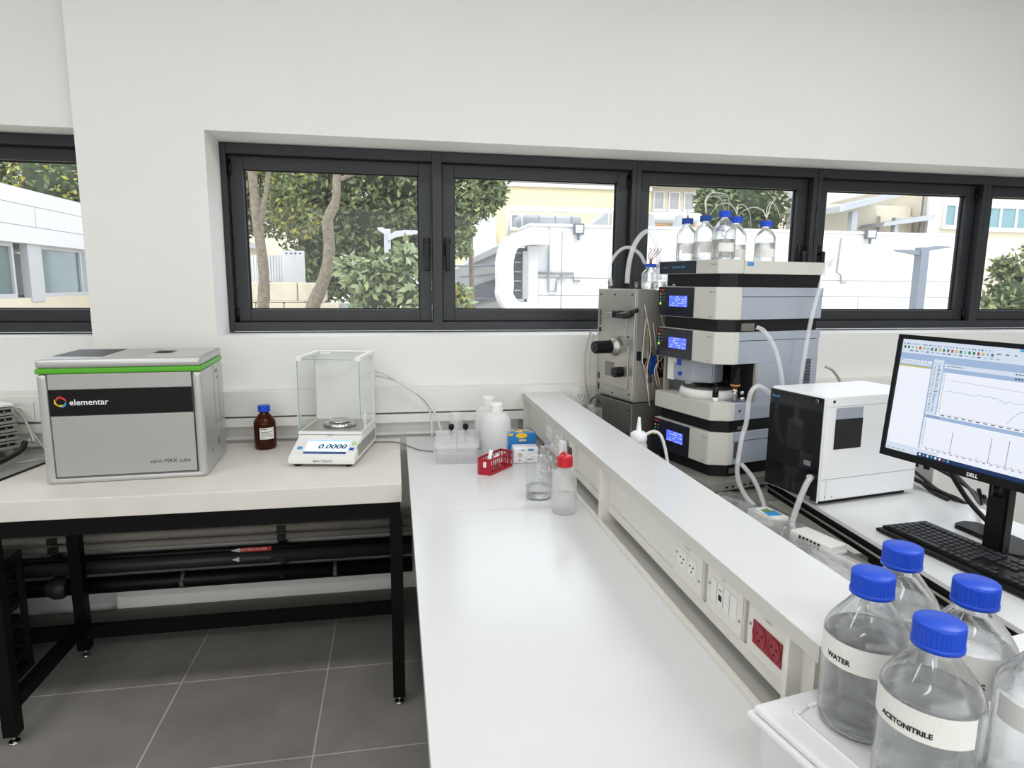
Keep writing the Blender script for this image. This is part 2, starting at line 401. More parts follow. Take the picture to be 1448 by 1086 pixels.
# grey steel sheet and slotted electronics rack on the table at far left
o = thing('steel_sheet', 'thin grey sheet with dark edge lying under the slotted rack', 'plate', (-1.8, 2.72, .9))
b = MB(); b.m(0).prism([(-.45, -.28), (.375, -.235), (.42, .03), (.42, .26), (-.45, .26)], .0005, .006); b.build('sheet', ['steeltop'], o)
b = MB(); b.tube([(-.45, -.285, .004), (.378, -.24, .004), (.425, .03, .004)], .0045, 6, straight=True); b.build('rubber_edge', 'black', o)
o = thing('slotted_rack', 'stack of grey slotted metal trays at the left edge of the table', 'rack', (-1.800, 2.905, .9065), -40)
for k in range(5):
    z = .035+k*.034
    t = MB(); t.m(0).box((.09, -.15, z), (.235-.004*k, .16, z+.011), .002)
    t.m(1).box((.095, -.14, z+.011), (.21, .15, z+.024)); t.m(0).box((.09, -.15, z+.024), (.238-.004*k, .16, z+.030), .002)
    for q in range(7): t.m(2).cyl((.212, -.12+q*.04, z+.017), (.228, -.12+q*.04, z+.017), .004, seg=8)
    t.cyl((.23, -.13, z+.005), (.245, -.13, z+.005), .004, seg=8)
    t.build('tray', ['steeltop', 'gcore', 'chrome'], o)
b = MB(); b.box((.09, -.15, .205), (.215, .16, .215), .002); b.build('top_cover', 'white', o)
for x in (.105, .205):
    for y in (-.13, .13):
        b = MB(); b.box((x-.012, y-.012, 0), (x+.012, y+.012, .035)); b.build('foot', 'steeltop', o)
o = thing('grey_wedge', 'low grey wedge-shaped plastic block between rack and silver instrument', 'block', (-1.42, 2.80, .907), 25)
b = MB(); b.prism([(-.07, 0), (.07, 0), (.07, .02), (-.07, .005)], -.03, .03, Matrix.Rotation(PI/2, 4, 'X')); b.build('body', 'steeltop', o)

def cable(name, label, pts, r, m, cat='cable', group=None, seg=8, part=None):
    b = MB(); b.tube(pts, r, seg)
    o = b.build(name, m); o['label'] = label; o['category'] = cat
    if group: o['group'] = group
    return o
cable('black_cable', 'thick black cable running along the table in front of the slotted rack', [(-1.72, 2.36, .915), (-1.60, 2.50, .916), (-1.50, 2.62, .93), (-1.455, 2.74, .955), (-1.45, 2.78, .985)], .011, 'cable')
cable('white_cable', 'thin white cord hanging from the left wall socket', [(-1.58, 2.985, 1.08), (-1.54, 2.95, 1.06), (-1.50, 2.92, 1.0), (-1.46, 2.86, .965), (-1.44, 2.79, .99)], .005, 'cablegrey')
cable('thin_wire', 'thin beige wire looping from the white cord to the grey wedge', [(-1.50, 2.925, 1.0), (-1.45, 2.88, .96), (-1.40, 2.83, .928)], .003, 'cablegrey', 'wire')

def wall_socket(x, z, label, w=.1, h=.09, n=1):
    o = thing('wall_socket', label, 'socket', (x, 2.999, z))
    b = MB(); b.box((-w/2, -.008, -h/2), (w/2, 0, h/2), .002); b.build('faceplate', 'offwhite', o)
    for k in range(n):
        cx = (k-(n-1)/2)*.045
        b = MB(); b.m(0).lathe([(.021, -.001), (.021, .002), (.0185, .003), (.0185, -.0)], (cx, -.009, 0), 24, Matrix.Rotation(PI/2, 4, 'X'))
        b.m(1)
        for dx, dz in ((-.007, .004), (.007, .004), (0, -.008)): b.cyl((cx+dx, -.0095, dz), (cx+dx, -.0085, dz), .0024, seg=10)
        b.build('socket', ['trunk', 'hole'], o)
    return o
wall_socket(-1.57, 1.066, 'white wall socket above the table beside the silver instrument', .11, .085)
wall_socket(.885, 1.073, 'white wall socket in the corner beside the steel instrument', .09, .08)

# ------------------------------------------------------------------ silver analyser "vario MAX cube"
V = thing('elemental_analyser', 'large silver box-shaped analyser with green stripe and black front band', 'analyser', (-1.227, 2.455, .9), 3.15)
W, D, Hh = .53, .371, .448
b = MB(); b.box((.022, .012, .012), (W-.022, D-.01, Hh-.012)); b.build('body', 'silver', V)
pr = MB()
for x0, x1 in ((0, .034), (W-.034, W)):
    pr.box((x0, -.004, .0), (x1, D, Hh-.052), .016, 4)
pr.box((.008, -.004, .0), (W-.008, .03, .022), .010, 3)
pr.build('corner_profile', 'silver2', V)
b = MB(); b.box((0, -.005, Hh-.034), (W, D, Hh), .016, 4); b.build('lid', 'silver2', V)
b = MB(); b.box((-.0005, -.0048, Hh-.052), (W+.0005, D+.0005, Hh-.033), .006, 3); b.build('green_stripe', 'green', V)
b = MB(); b.box((.0355, -.003, .34), (W-.0355, .02, Hh-.053), .002); b.build('upper_panel', 'silver', V)
b = MB(); b.box((.035, -.006, .249), (W-.035, .02, .338), .002); band = b.build('black_band', 'glossblack', V)
b = MB(); b.box((.0355, -.003, .026), (W-.0355, .02, .246), .002); b.build('front_door', 'silver', V)
b = MB()
b.box((W-.0353, -.0034, .02), (W-.0342, .01, .395)).box((.0342, -.0034, .02), (.0353, .01, .395)).box((.035, -.0034, .0225), (W-.035, .01, .0245)); b.build('seam', 'line', V)
text_mesh('elementar', .030, flat((.098, -.0066, .285), (1, 0, 0), (0, 0, 1)), 'inkwhite', band, bold=.0003)
lg = MB()
cx, cz = .072, .298
for i, (a0, mi, rr) in enumerate(((100, 0, .0165), (175, 1, .0175), (235, 1, .0145), (290, 2, .0165), (30, 0, .0145))):
    pts_o = []; pts_i = []
    for k in range(11):
        a = math.radians(a0-25+k*9.5); w = .0028*math.sin(PI*(k+.6)/11.2)+.0004; r = rr*(1.12-.025*k)
        pts_o.append((cx+(r+w)*math.cos(a), -.0066, cz+(r+w)*math.sin(a))); pts_i.append((cx+(r-w)*math.cos(a), -.0066, cz+(r-w)*math.sin(a)))
    lg.m(mi)
    for k in range(10): lg.quad([pts_o[k], pts_o[k+1], pts_i[k+1], pts_i[k]])
lg.build('emblem', ['red', 'yellow', 'sky'], band)
text_mesh('vario MAX cube', .0205, flat((.338, -.0036, .061), (1, 0, 0), (0, 0, 1)), 'ink', V)
b = MB(); b.box((.33, .16, Hh-.002), (.395, .235, Hh+.0015), .001); b.box((.34, .175, Hh+.0015), (.385, .22, Hh+.004), .001); b.build('black_hatch', 'black', V)
b = MB(); b.prism([(.02, .10), (.19, .06), (.19, .33), (.02, .33)], Hh-.001, Hh+.0012); b.build('glass_window', 'gcore', V)
b = MB(); b.box((.20, .03, Hh-.001), (.325, .33, Hh+.0008)); b.build('top_plate', 'silver', V)
b = MB(); sx = W+.0008
b.box((W-.001, .16, .16), (sx, D-.01, .162)).box((W-.001, .19, .17), (sx, .192, .39)).box((W-.001, .27, .03), (sx, .272, .36))
b.box((W-.001, .22, .36), (sx, .26, .372)).box((W-.001, .23, .335), (sx, .27, .34)).box((W-.001, .10, .06), (sx, .112, .085)); b.box((W-.001, .2, .07), (sx, .24, .10))
b.build('side_marking', 'inkgrey', V)
b = MB()
for x in (.05, W-.05):
    for y in (.05, D-.05): b.cyl((x, y, -.0), (x, y, .004), .016)
b.build('foot', 'black', V)

# ------------------------------------------------------------------ bottles
def bottle_prof(r, h, rn, t=0.0):
    pts = [(0, t), (r*.86-t, t), (r*.97-t, .006+t), (r-t, .016+t), (r-t, h*.585), (r*.985-t, h*.62), (r*.93-t, h*.655), (r*.82-t, h*.70), (r*.62-t, h*.765), (rn*1.12-t, h*.825), (rn-t, h*.85), (rn-t, h*.95)]
    return pts
def arc_patch(mb, r, a0, a1, z0, z1, n=16, slant=0):
    for k in range(n):
        A, B = a0+(a1-a0)*k/n, a0+(a1-a0)*(k+1)/n
        mb.quad([(r*math.cos(A), r*math.sin(A), z0), (r*math.cos(B), r*math.sin(B), z0), (r*math.cos(B), r*math.sin(B), z1), (r*math.cos(A), r*math.sin(A), z1)])
def bottle(label, loc, r=.04, h=.18, rn=.015, rc=.023, liquid=.45, group=None, capm='cap', real=False, glass='glass', lettering=None, name='reagent_bottle', labelz=None, seg=40, face=-90, tstart=-180):
    o = thing(name, label, 'bottle', loc, 0, group)
    if real:
        outer = bottle_prof(r, h, rn); inner = bottle_prof(r, h, rn, .0032 if r > .05 else .002)[::-1]
        b = MB(); b.lathe(outer+[(rn-.003, h*.95)]+inner[1:], seg=64); b.build('glass_body', 'realglass', o)
        lz = h*liquid
        li = [(x-.0002, z+.0002) if x > 0 else (x, z+.0002) for x, z in bottle_prof(r, h, rn, .0034 if r > .05 else .0022) if z < lz-.004]
        b = MB(); b.lathe(li+[(li[-1][0], lz), (0, lz)], seg=64); b.build('liquid', 'water', o)
    else:
        b = MB(); b.lathe(bottle_prof(r, h, rn), seg=seg); b.build('glass_body', glass, o)
        if liquid:
            lz = h*liquid
            li = [(x, z) for x, z in bottle_prof(r, h, rn, .0025) if z < lz-.004]
            b = MB(); b.lathe(li+[(li[-1][0], lz), (0, lz)], seg=seg); b.build('liquid', 'waterthin', o)
    b = MB(); n = 72 if real else 40
    z0, z1 = h*.865, h
    b.lathe([(rc*.8, z0+.001), (rc*1.03, z0), (rc*1.03, z0+.0045), (rc*.985, z0+.006)], seg=n)
    b.lathe([(rc*.96, z0+.005), (rc*.97, z1-.003)], seg=n, rib=.035)
    b.lathe([(rc*.99, z1-.004), (rc*.985, z1-.0012), (rc*.93, z1), (0, z1)], seg=n)
    b.lathe([(rc*.5, z1-.0002), (rc*.12, z1+.0008), (0, z1+.0008)], seg=24)
    b.build('screw_cap', capm, o)
    if lettering is not None:
        a = math.radians(face); z = labelz or h*.42; span, hh, txt, ts = lettering
        lb = MB(); arc_patch(lb, r+.0006, a-span/2, a+span/2, z-hh/2, z+hh/2, 20); lab = lb.build('paper_label', 'paper', o)
        if txt:
            R = r+.0012
            a0 = math.radians(tstart)
            text_mesh(txt, ts, lambda x, y: Vector((R*math.cos(a0+x/R), R*math.sin(a0+x/R), z-hh*.28+y)), 'ink', lab, bold=.00035)
    return o
# amber bottle on table
o = bottle('brown glass bottle with blue cap and paper label beside the balance', (-.567, 2.885, .9), .046, .19, .018, .0255, 0, None, glass='amber', lettering=None, capm='cap')
b = MB(); arc_patch(b, .0466, math.radians(-107), math.radians(-30), .048, .098, 14); lb = b.build('paper_label', 'paper', o)
for q, (ww, zz) in enumerate(((.5, .090), (.9, .078), (.8, .070), (.95, .062), (.35, .053))):
    b = MB(); arc_patch(b, .0468, math.radians(-100), math.radians(-100+62*ww), zz, zz+(.003 if q else .005), 8); b.build('print_line', 'inkgrey', lb)

# ------------------------------------------------------------------ analytical balance
Bk = thing('analytical_balance', 'white analytical balance with glass draft shield and touch display', 'balance', (-.425, 2.56, .9), -10.28)
w = .262; dp = .41
Rz = Matrix.Identity(4)
b = MB()   # base housing, sloped front: profile in y-z extruded along x
prof = [(0, .012), (0, .034), (.012, .042), (.135, .088), (.145, .100), (dp, .100), (dp, .012)]
X = Matrix(((0, 0, 1, 0), (1, 0, 0, 0), (0, 1, 0, 0), (0, 0, 0, 1)))
b.prism(prof, 0, w, X, .004); b.build('housing', 'offwhite', Bk)
b = MB(); b.box((w-.001, .06, .03), (w+.002, dp-.03, .075), .001); b.build('side_panel', 'steeltop', Bk)
sl = Vector((0, .123, .046)).normalized(); nn = Vector((0, -sl.z, sl.y))
def SP(x, t, off=.0006): return Vector((x, .012, .042))+sl*t+nn*(off+.0012)
b = MB(); b.m(0).quad([SP(.052, .012), SP(.222, .012), SP(.222, .112), SP(.052, .112)])
disp = b.build('touch_display', [mat('balance_screen', '#c4dcf0', .2, emit=.75)], Bk)
b = MB(); b.quad([SP(.052, .012, .001), SP(.222, .012, .001), SP(.222, .029, .001), SP(.052, .029, .001)]); b.build('menu_bar', mat('navy_bar', '#2c3a5e', .2, emit=.35), disp)
b = MB(); b.quad([SP(.054, .100, .001), SP(.220, .100, .001), SP(.220, .110, .001), SP(.054, .110, .001)]); b.build('status_bar', mat('paleblue_bar', '#8fb4e0', .2, emit=.6), disp)
text_mesh('0.0000', .042, lambda x, y: SP(.100+x+y*.15, .050+y, .0012), 'ink', disp, bold=.001, sx=1.0)
text_mesh('g', .025, lambda x, y: SP(.203+x, .055+y, .0012), 'inkblue', disp)
b = MB(); b.quad([SP(.020, .045), SP(.040, .045), SP(.040, .062), SP(.020, .062)]); b.build('home_button', 'sky', Bk)
b = MB(); b.quad([SP(.229, .040), SP(.247, .040), SP(.247, .058), SP(.229, .058)]); b.build('tare_button', 'cap', Bk)
b = MB(); b.quad([SP(.232, .080), SP(.250, .080), SP(.250, .100), SP(.232, .100)]); b.build('power_button', mat('pale_green_print', '#a8d49a', .4), Bk)
text_mesh('MAC TOUCH', .0125, flat((.10, -.0006, .021), (1, 0, 0), (0, 0, 1)), 'inkgrey', Bk, bold=.0003)
b = MB(); b.box((0, .137, .100), (w, dp, .112), .002); b.build('chamber_floor', 'offwhite', Bk)
text_mesh('TGMT', .009, flat((.118, .1362, .092), (1, 0, 0), (0, 0, 1)), 'inkgrey', Bk)
b = MB(); b.box((.012, .150, .1121), (w-.012, dp-.035, .1135)); b.build('steel_floor_plate', 'steel', Bk)
b = MB(); b.lathe([(.0, 0), (.066, 0), (.070, .004), (.062, .014), (.060, .016), (.058, .014), (0, .014)], (w*.5+.01, .255, .1140), 48); b.lathe([(.0, .016), (.045, .016), (.047, .021), (.043, .024), (0, .024)], (w*.5+.01, .255, .1140), 48); b.build('weighing_pan', 'chrome', Bk)
zt = .42
gl = MB(); gl.box((.004, .141, .112), (w-.004, .144, zt-.012)); gl.build('front_glass', 'shield', Bk)
for x in (.003, w-.006):
    gl = MB(); gl.box((x, .146, .113), (x+.003, dp-.03, zt-.02)); gl.build('side_glass', 'shield', Bk)
gl = MB(); gl.box((.02, .15, zt-.006), (w-.02, dp-.03, zt-.003)); gl.build('top_glass', 'shield', Bk)
b = MB()
for x in (.0035, w-.0065): b.box((x, .1395, .112), (x+.003, .1412, zt-.012))
b.box((.03, .1395, zt-.012), (w-.03, .1412, zt-.010)); b.build('glass_edge', 'gedge', Bk)
b = MB(); b.box((0, dp-.03, .112), (w, dp, zt), .003); b.box((0, .138, zt-.018), (.022, dp-.03, zt), .003); b.box((w-.022, .138, zt-.018), (w, dp-.03, zt), .003)
b.build('shield_frame', 'offwhite', Bk)
b = MB(); b.box((-.012, .165, .118), (.001, .185, .19), .003).box((w, .165, .118), (w+.012, .185, .19), .003); b.build('door_handle', 'hdpe2', Bk)
b = MB(); b.box((.06, .28, zt-.003), (.10, .295, zt+.004), .001); b.build('top_handle', 'offwhite', Bk)
b = MB()
for x in (.03, w-.03):
    for y in (.03, dp-.04): b.cyl((x, y, 0), (x, y, .013), .014)
b.build('foot', 'black', Bk)
cable('tubing', 'upper of two pale tubes arching from the balance down to the counter', [(-.105, 2.965, 1.223), (-.047, 2.93, 1.212), (.03, 2.93, 1.162), (.124, 2.93, 1.095), (.18, 2.93, 1.01), (.207, 2.93, .91)], .0055, 'tubew', 'tube')
cable('tubing', 'lower of two pale tubes arching from the balance down to the counter', [(-.105, 2.965, 1.202), (-.0, 2.94, 1.181), (.085, 2.945, 1.124), (.150, 2.945, 1.039), (.160, 2.945, .91)], .005, 'tubew', 'tube')
cable('thin_wire', 'thin dark wire lying on the counter between balance and organiser box', [(-.20, 2.90, .9035), (-.03, 2.90, .9035), (.03, 2.84, .9035), (.09, 2.74, .904), (.15, 2.70, .904)], .0022, 'line', 'wire')

# ------------------------------------------------------------------ long white counter (peninsula)
Cn = thing('laboratory_counter', 'long white laminate laboratory counter running from the wall toward the viewer', 'counter', (.32, 1.7, 0))
b = MB(); b.m(0).box((.04-.32, .38-1.7, .862), (.80-.32, 3.0-1.7, .9), .0015); b.box((.80-.32, .38-1.7, .862), (1.23-.32, .80-1.7, .9), .0015)
b.build('worktop', 'counter', Cn)
b = MB(); b.box((.10-.32, .45-1.7, .1), (.78-.32, 3.0-1.7, .861)); b.build('base_cabinet', 'panel', Cn)
b = MB(); b.box((.14-.32, .5-1.7, 0), (.74-.32, 3.0-1.7, .1)); b.build('plinth', 'black', Cn)
b = MB(); b.box((.0401-.32, 1.9575-1.7, .8985), (.60-.32, 1.959-1.7, .9003)); b.build('joint', 'edge', Cn)

# service spine with raised shelf and outlets
S = thing('service_spine', 'raised white shelf with built-in power outlets along the counter', 'bench shelf', (.7, 1.9, .9))
def SL(x, y, z): return (x-.7, y-1.9, z-.9)
def sbox(mb, a, c, bev=0): mb.box(SL(*a), SL(*c), bev); return mb
b = MB(); sbox(b, (.602, .773, 1.072), (.79, 3.0, 1.1), .0012); b.build('shelf_board', 'counter', S)
b = MB(); sbox(b, (.6012, .773, 1.0725), (.6021, 3.0, 1.0985)); b.build('edge_band', 'edge', S)
b = MB(); sbox(b, (.595, .845, .9), (.607, 3.0, .912), .001); b.build('lip', 'panel', S)
b = MB(); sbox(b, (.607, .845, .9003), (.74, 3.0, .9035)); b.build('trough_floor', 'edge', S)
b = MB(); sbox(b, (.78, .845, .9), (.789, 3.0, 1.0715)); sbox(b, (.74, .86, .9), (.7405, 3.0, .936)); b.build('rear_panel', 'panel', S)
for y0, y1 in ((.845, .857), (1.790, 1.812), (2.985, 3.0)):
    b = MB(); sbox(b, (.603, y0, .9004), (.779, y1, 1.0715), .001); b.build('divider', 'panel', S)
# front panels: lower strip flush, upper part behind the outlet boxes
b = MB()
for y0, y1 in ((.857, 1.79), (1.812, 2.985)):
    sbox(b, (.628, y0, .937), (.642, y1, .963), .0008)
    sbox(b, (.6295 if y1 > 2 else .6295, (1.315 if y1 < 2 else y0), .9645), (.642, y1, 1.0715), .0008)
sbox(b, (.628, .814, .937), (.642, .8565, 1.0715), .0008)
sbox(b, (.646, .857, .9645), (.655, 1.315, 1.0715))
b.build('front_panel', 'panel', S)
def outlet_box(y0, y1, z0=.9655, z1=1.066, x=.622, nm='outlet_box'):
    b = MB(); sbox(b, (x+.003, y0, z0), (.6455, y1, z1), .001); sbox(b, (x, y0+.003, z0+.002), (x+.003, y1-.001, z1-.003), .0012); return b.build(nm, 'panel', S)
XR = Matrix.Rotation(-PI/2, 4, 'Y')
def sock(parent, y, z, x, m, s=1.0, name='socket'):
    b = MB(); b.m(0); c = SL(x, y, z); h = .022*s
    b.box((c[0]-.002, c[1]-h, c[2]-h), (c[0], c[1]+h, c[2]+h), .001)
    b.lathe([(.0205*s, 0), (.0205*s, .0015), (.0178*s, .0015), (.0172*s, -.001), (0, -.001)], (c[0]-.002, c[1], c[2]), 28, XR)
    b.m(1)
    for dy, dz in ((-.0075, .003), (.0075, .003), (0, -.009)): b.cyl((c[0]-.0027, c[1]+dy*s, c[2]+dz*s), (c[0]-.0012, c[1]+dy*s, c[2]+dz*s), .0024*s, seg=10)
    return b.build(name, [m, 'hole'], parent)
def screws(parent, pts, x):
    b = MB()
    for y, z in pts:
        c = SL(x, y, z); b.cyl((c[0]-.0008, c[1], c[2]), (c[0], c[1], c[2]), .003, seg=10)
    b.bm.verts.index_update(); split_build(b, 'screw', 'inkgrey', parent)
p1 = outlet_box(1.172, 1.312); sock(p1, 1.266, 1.015, .622, 'offwhite'); sock(p1, 1.219, 1.015, .622, 'offwhite'); screws(p1, [(1.297, 1.02), (1.187, 1.0)], .622)
text_mesh('2-20-19', .0075, flat(SL(.6215, 1.258, 1.046), (0, -1, 0), (0, 0, 1)), 'inkgrey', p1)
p2 = outlet_box(1.012, 1.152)
b = MB(); c = .6218
sbox(b.m(0), (c-.001, 1.033, .992), (c, 1.130, 1.038)); b.m(1)
for y in (1.107, 1.083, 1.058): sbox(b, (c-.0013, y, .993), (c-.0008, y+.0008, 1.037))
sbox(b, (c-.0015, 1.089, 1.003), (c-.001, 1.101, 1.015)); b.m(2); sbox(b, (c-.0015, 1.088, 1.024), (c-.001, 1.102, 1.026)); b.build('data_outlet', ['offwhite', 'hole', 'inkgrey'], p2)
screws(p2, [(1.140, 1.02), (1.022, 1.0)], .622)
text_mesh('2-5', .0075, flat(SL(.6215, 1.092, 1.048), (0, -1, 0), (0, 0, 1)), 'inkgrey', p2)
p3 = outlet_box(.862, .995); sock(p3, .953, 1.010, .622, 'redsock'); sock(p3, .909, 1.010, .622, 'redsock'); screws(p3, [(.985, 1.017), (.875, .99)], .622)
text_mesh('1-A15', .0085, flat(SL(.6215, .943, 1.045), (0, -1, 0), (0, 0, 1)), 'inkgrey', p3)
p4 = outlet_box(2.44, 2.58, x=.615); sock(p4, 2.535, 1.015, .615, 'offwhite'); sock(p4, 2.485, 1.015, .615, 'offwhite'); screws(p4, [(2.567, 1.02), (2.452, 1.0)], .615)
p5 = outlet_box(2.285, 2.42, x=.615); sock(p5, 2.375, 1.015, .615, 'offwhite'); sock(p5, 2.33, 1.015, .615, 'offwhite')
p6 = outlet_box(2.13, 2.265, x=.615); sock(p6, 2.18, 1.015, .615, 'brown')
o = thing('power_adapter', 'white plug-in adapter on the spine behind the red-capped bottle', 'adapter', (.6128, 2.222, 1.02))
b = MB(); b.box((-.028, -.016, -.028), (-.001, .016, .034), .007); b.build('body', 'white', o)

# ------------------------------------------------------------------ things on the counter
O = thing('organiser_box', 'clear divided plastic box with two hinged lids on the counter', 'box', (.150, 2.508, .9), -5)
w, d, h = .170, .25, .083
b = MB()
for k in range(3): x = k*w/2; b.box((max(x-.001, .003), .003, .0), (min(x+.001, w-.003), d-.003, h-.008))
b.box((.003, .003, .0), (w-.003, .0055, h-.008)).box((.003, d-.0055, .0), (w-.003, d-.003, h-.008)).box((.003, .003, 0), (w-.003, d-.003, .002))
for x in (.045, .125): b.box((x-.001, .006, .002), (x+.001, d-.006, h-.01))
for y in (.07, .13, .19): b.box((.004, y, .002), (w-.004, y+.0015, h-.012))
b.box((.004, .0025, .04), (w-.004, .0035, .043))
b.build('tray', 'crystal', O)
for x0, x1 in ((-.005, w/2-.002), (w/2+.002, w+.005)):
    b = MB(); b.box((x0, -.006, h-.008), (x1, d+.004, h-.005)).box((x0, -.006, h-.016), (x1, -.004, h-.005)).box((x0, d+.002, h-.016), (x1, d+.004, h-.005))
    for y in range(8): b.box((x0+.008, .02+y*.027, h-.005), (x1-.008, .022+y*.027, h-.0035))
    b.box((x0, -.006, h-.005), (x1, .0, h-.001)).box((x0, d-.002, h-.005), (x1, d+.004, h-.001)).box((x0, -.006, h-.005), (x0+.005, d+.004, h-.001)).box((x1-.005, -.006, h-.005), (x1, d+.004, h-.001))
    b.build('lid', 'crystal', O)
o = thing('plastic_cup', 'upturned milky plastic cup behind the clear organiser box', 'cup', (.268, 2.88, .9))
b = MB(); b.lathe([(.034, 0), (.034, .004), (.030, .006), (.028, .13), (.026, .135), (0, .135)], seg=36); b.build('cup_wall', 'hdpe2', o)
b = MB(); b.lathe([(.012, .0), (.010, .10), (0, .10)], seg=16); b.build('inner_stem', 'hdpe2', o)
for x, lab in ((.228, 'black tube stopper behind the organiser box, between tubes and upturned cup'), (.292, 'black tube stopper behind the organiser box, right beside the upturned cup')):
    o = thing('tube_stopper', lab , 'stopper', (x+ .01, 2.80, .9))
    b = MB(); b.cyl((0, 0, 0), (0, 0, .08), .006); b.build('stem', 'black', o)
    b = MB(); b.lathe([(.0, .075), (.010, .076), (.013, .085), (.013, .094), (.008, .100), (0, .101)], seg=12); b.build('knob_head', 'black', o)
def jug(x, y, label, s=1.0):
    o = thing('plastic_jug', label, 'jug', (x, y, .9), 20, 'milky jugs by the wall')
    b = MB(); r = .062*s
    b.lathe([(0, 0), (r*.93, 0), (r, .008), (r, .135), (r*.97, .155), (r*.85, .172), (r*.6, .186), (r*.42, .192), (r*.38, .20)], seg=40); b.build('jug_body', 'hdpe', o)
    b = MB(); b.lathe([(0, .0015), (r*.95, .0015), (r*.95, .085), (0, .085)], seg=36); b.build('liquid', 'waterthin', o)
    b = MB(); b.lathe([(r*.44, .19), (r*.46, .192), (r*.45, .222), (r*.38, .228), (0, .228)], seg=28, rib=.02); b.build('cap', 'offwhite', o)
jug(.408, 2.60, 'milky plastic jug with white cap, nearer one behind the red basket')
jug(.400, 2.76, 'milky plastic jug with white cap, standing against the wall behind another jug')

Bs = thing('test_tube_basket', 'crimson slotted plastic basket with chamfered end on the counter', 'basket', (.300, 2.350, .9), 48)
h = .062
poly = [(.008, .006), (0, -.006), (.012, -.050), (.168, -.050), (.168, .006)]
b = MB()
def wall_seg(p, q, slots):
    p = Vector((*p, 0)); q = Vector((*q, 0)); dv = (q-p); Lg = dv.length; dv.normalize(); n = Vector((-dv.y, dv.x, 0))
    Mx = Matrix(((dv.x, n.x, 0, p.x), (dv.y, n.y, 0, p.y), (0, 0, 1, 0), (0, 0, 0, 1)))
    if not slots: b.box((0, -.001, 0), (Lg, .001, h), Mx=Mx); return
    b.box((0, -.001, 0), (Lg, .001, .009), Mx=Mx); b.box((0, -.001, .031), (Lg, .001, .036), Mx=Mx); b.box((0, -.0012, h-.006), (Lg, .0012, h), Mx=Mx)
    n_ = max(2, int(Lg/.0135))
    for k in range(n_+1): b.box((max(0, Lg*k/n_-.0017), -.001, .008), (min(Lg, Lg*k/n_+.0017), .001, h-.005), Mx=Mx)
for i in range(5): wall_seg(poly[i], poly[(i+1) % 5], i in (2, 3, 4))
b.prism([(x*.99+.001, y*.98) for x, y in poly], 0, .002)
b.build('basket_wall', 'basket', Bs)
b = MB()
for i in range(5):
    p = Vector((*poly[i], h)); q = Vector((*poly[(i+1) % 5], h)); b.cyl(p, q, .0028, seg=8)
b.build('rim', 'basket', Bs)
b = MB(); b.prism([(.0045-.0012, -.022), (.0075-.0012, -.033), (.0082-.0012, -.033), (.0052-.0012, -.022)], .030, .052); b.build('paper_tag', 'paper', Bs)
o = thing('plastic_tube', 'white plastic tube leaning in the crimson basket', 'tube', (.334, 2.358, .904))
b = MB(); b.cyl((0, 0, .0), (.020, .010, .085), .0075); b.build('tube_body', 'white', o)
for k, (dx, dy, tilt) in enumerate(((.030, .028, .012), (.062, .062, -.010))):
    o = thing('plastic_tube', ('short white vial lying in the middle of the crimson basket', 'short white vial at the far end of the crimson basket')[k], 'tube', (.334+dx, 2.358+dy, .905))
    b = MB(); b.cyl((0, 0, 0), (tilt, .01, .052), .0065); b.build('tube_body', 'white', o)

o = thing('blue_carton', 'blue and yellow printed carton behind the white box', 'carton', (.452, 2.548, .9), -2)
b = MB(); b.box((0, 0, 0), (.116, .075, .108), .002); bc = b.build('carton_body', 'bluebox', o)
b = MB(); b.m(0)
for q, (x, y, r) in enumerate(((.05, .03, .017), (.025, .05, .012), (.085, .05, .014), (.1, .02, .01), (.06, .06, .01))): b.lathe([(0, 0), (r, 0)], (x, y, .1085), 20)
b.lathe([(0, 0), (.024, 0)], (.055, -.0006, .098), 24, Matrix.Rotation(PI/2, 4, 'X') @ Matrix.Scale(.45, 4, (0, 1, 0)))
b.box((.0, -.0008, .098), (.02, -.0003, .107)); b.m(1).box((.045, -.0008, .074), (.075, -.0003, .082))
b.build('printed_fruit', ['yellow', mat('cream_print', '#d8c07a', .5)], o)
o = thing('white_carton', 'small white printed box standing against the blue carton', 'carton', (.460, 2.472, .9), -2)
b = MB(); b.box((0, 0, 0), (.103, .064, .066), .008, 3); b.build('carton_body', 'white', o)
b = MB(); b.m(0).lathe([(0, 0), (.010, 0)], (.026, -.0006, .036), 18, Matrix.Rotation(PI/2, 4, 'X')); b.m(1).box((.03, -.0008, .054), (.045, -.0003, .058)).box((.06, -.0008, .052), (.082, -.0003, .060)); b.m(2).box((.055, -.0008, .016), (.08, -.0003, .019)).box((.02, -.0008, .012), (.03, -.0003, .016))
b.bm.verts.index_update(); split_build(b, 'printed_mark', [mat('beige_print', '#c9c2a4', .5), 'sky', 'inkgrey'], o)
# crumpled clear plastic bag
def crumple(name, label, loc, size, n, seed, flatness=1., m='film'):
    rnd = random.Random(seed); o = thing(name, label, 'plastic bag', loc)
    t = bmesh.new(); bmesh.ops.create_icosphere(t, subdivisions=n, radius=1)
    for v in t.verts:
        k = 1+.35*math.sin(9*v.co.x+3*v.co.y+seed)*math.cos(7*v.co.z+2*v.co.x)+rnd.uniform(-.16, .16)
        v.co = Vector((v.co.x*size[0]*k, v.co.y*size[1]*k, max(-.98, v.co.z*k)*size[2]))
    mb = MB(); mb._merge(t); mb.build('film', m, o); return o
crumple('plastic_bag', 'crumpled clear plastic bag between the cartons and the spine', (.566, 2.30, .958), (.032, .09, .056), 3, 3)
crumple('plastic_bag', 'small crumpled clear wrap behind the glass beaker', (.535, 2.165, .932), (.035, .045, .03), 3, 5)

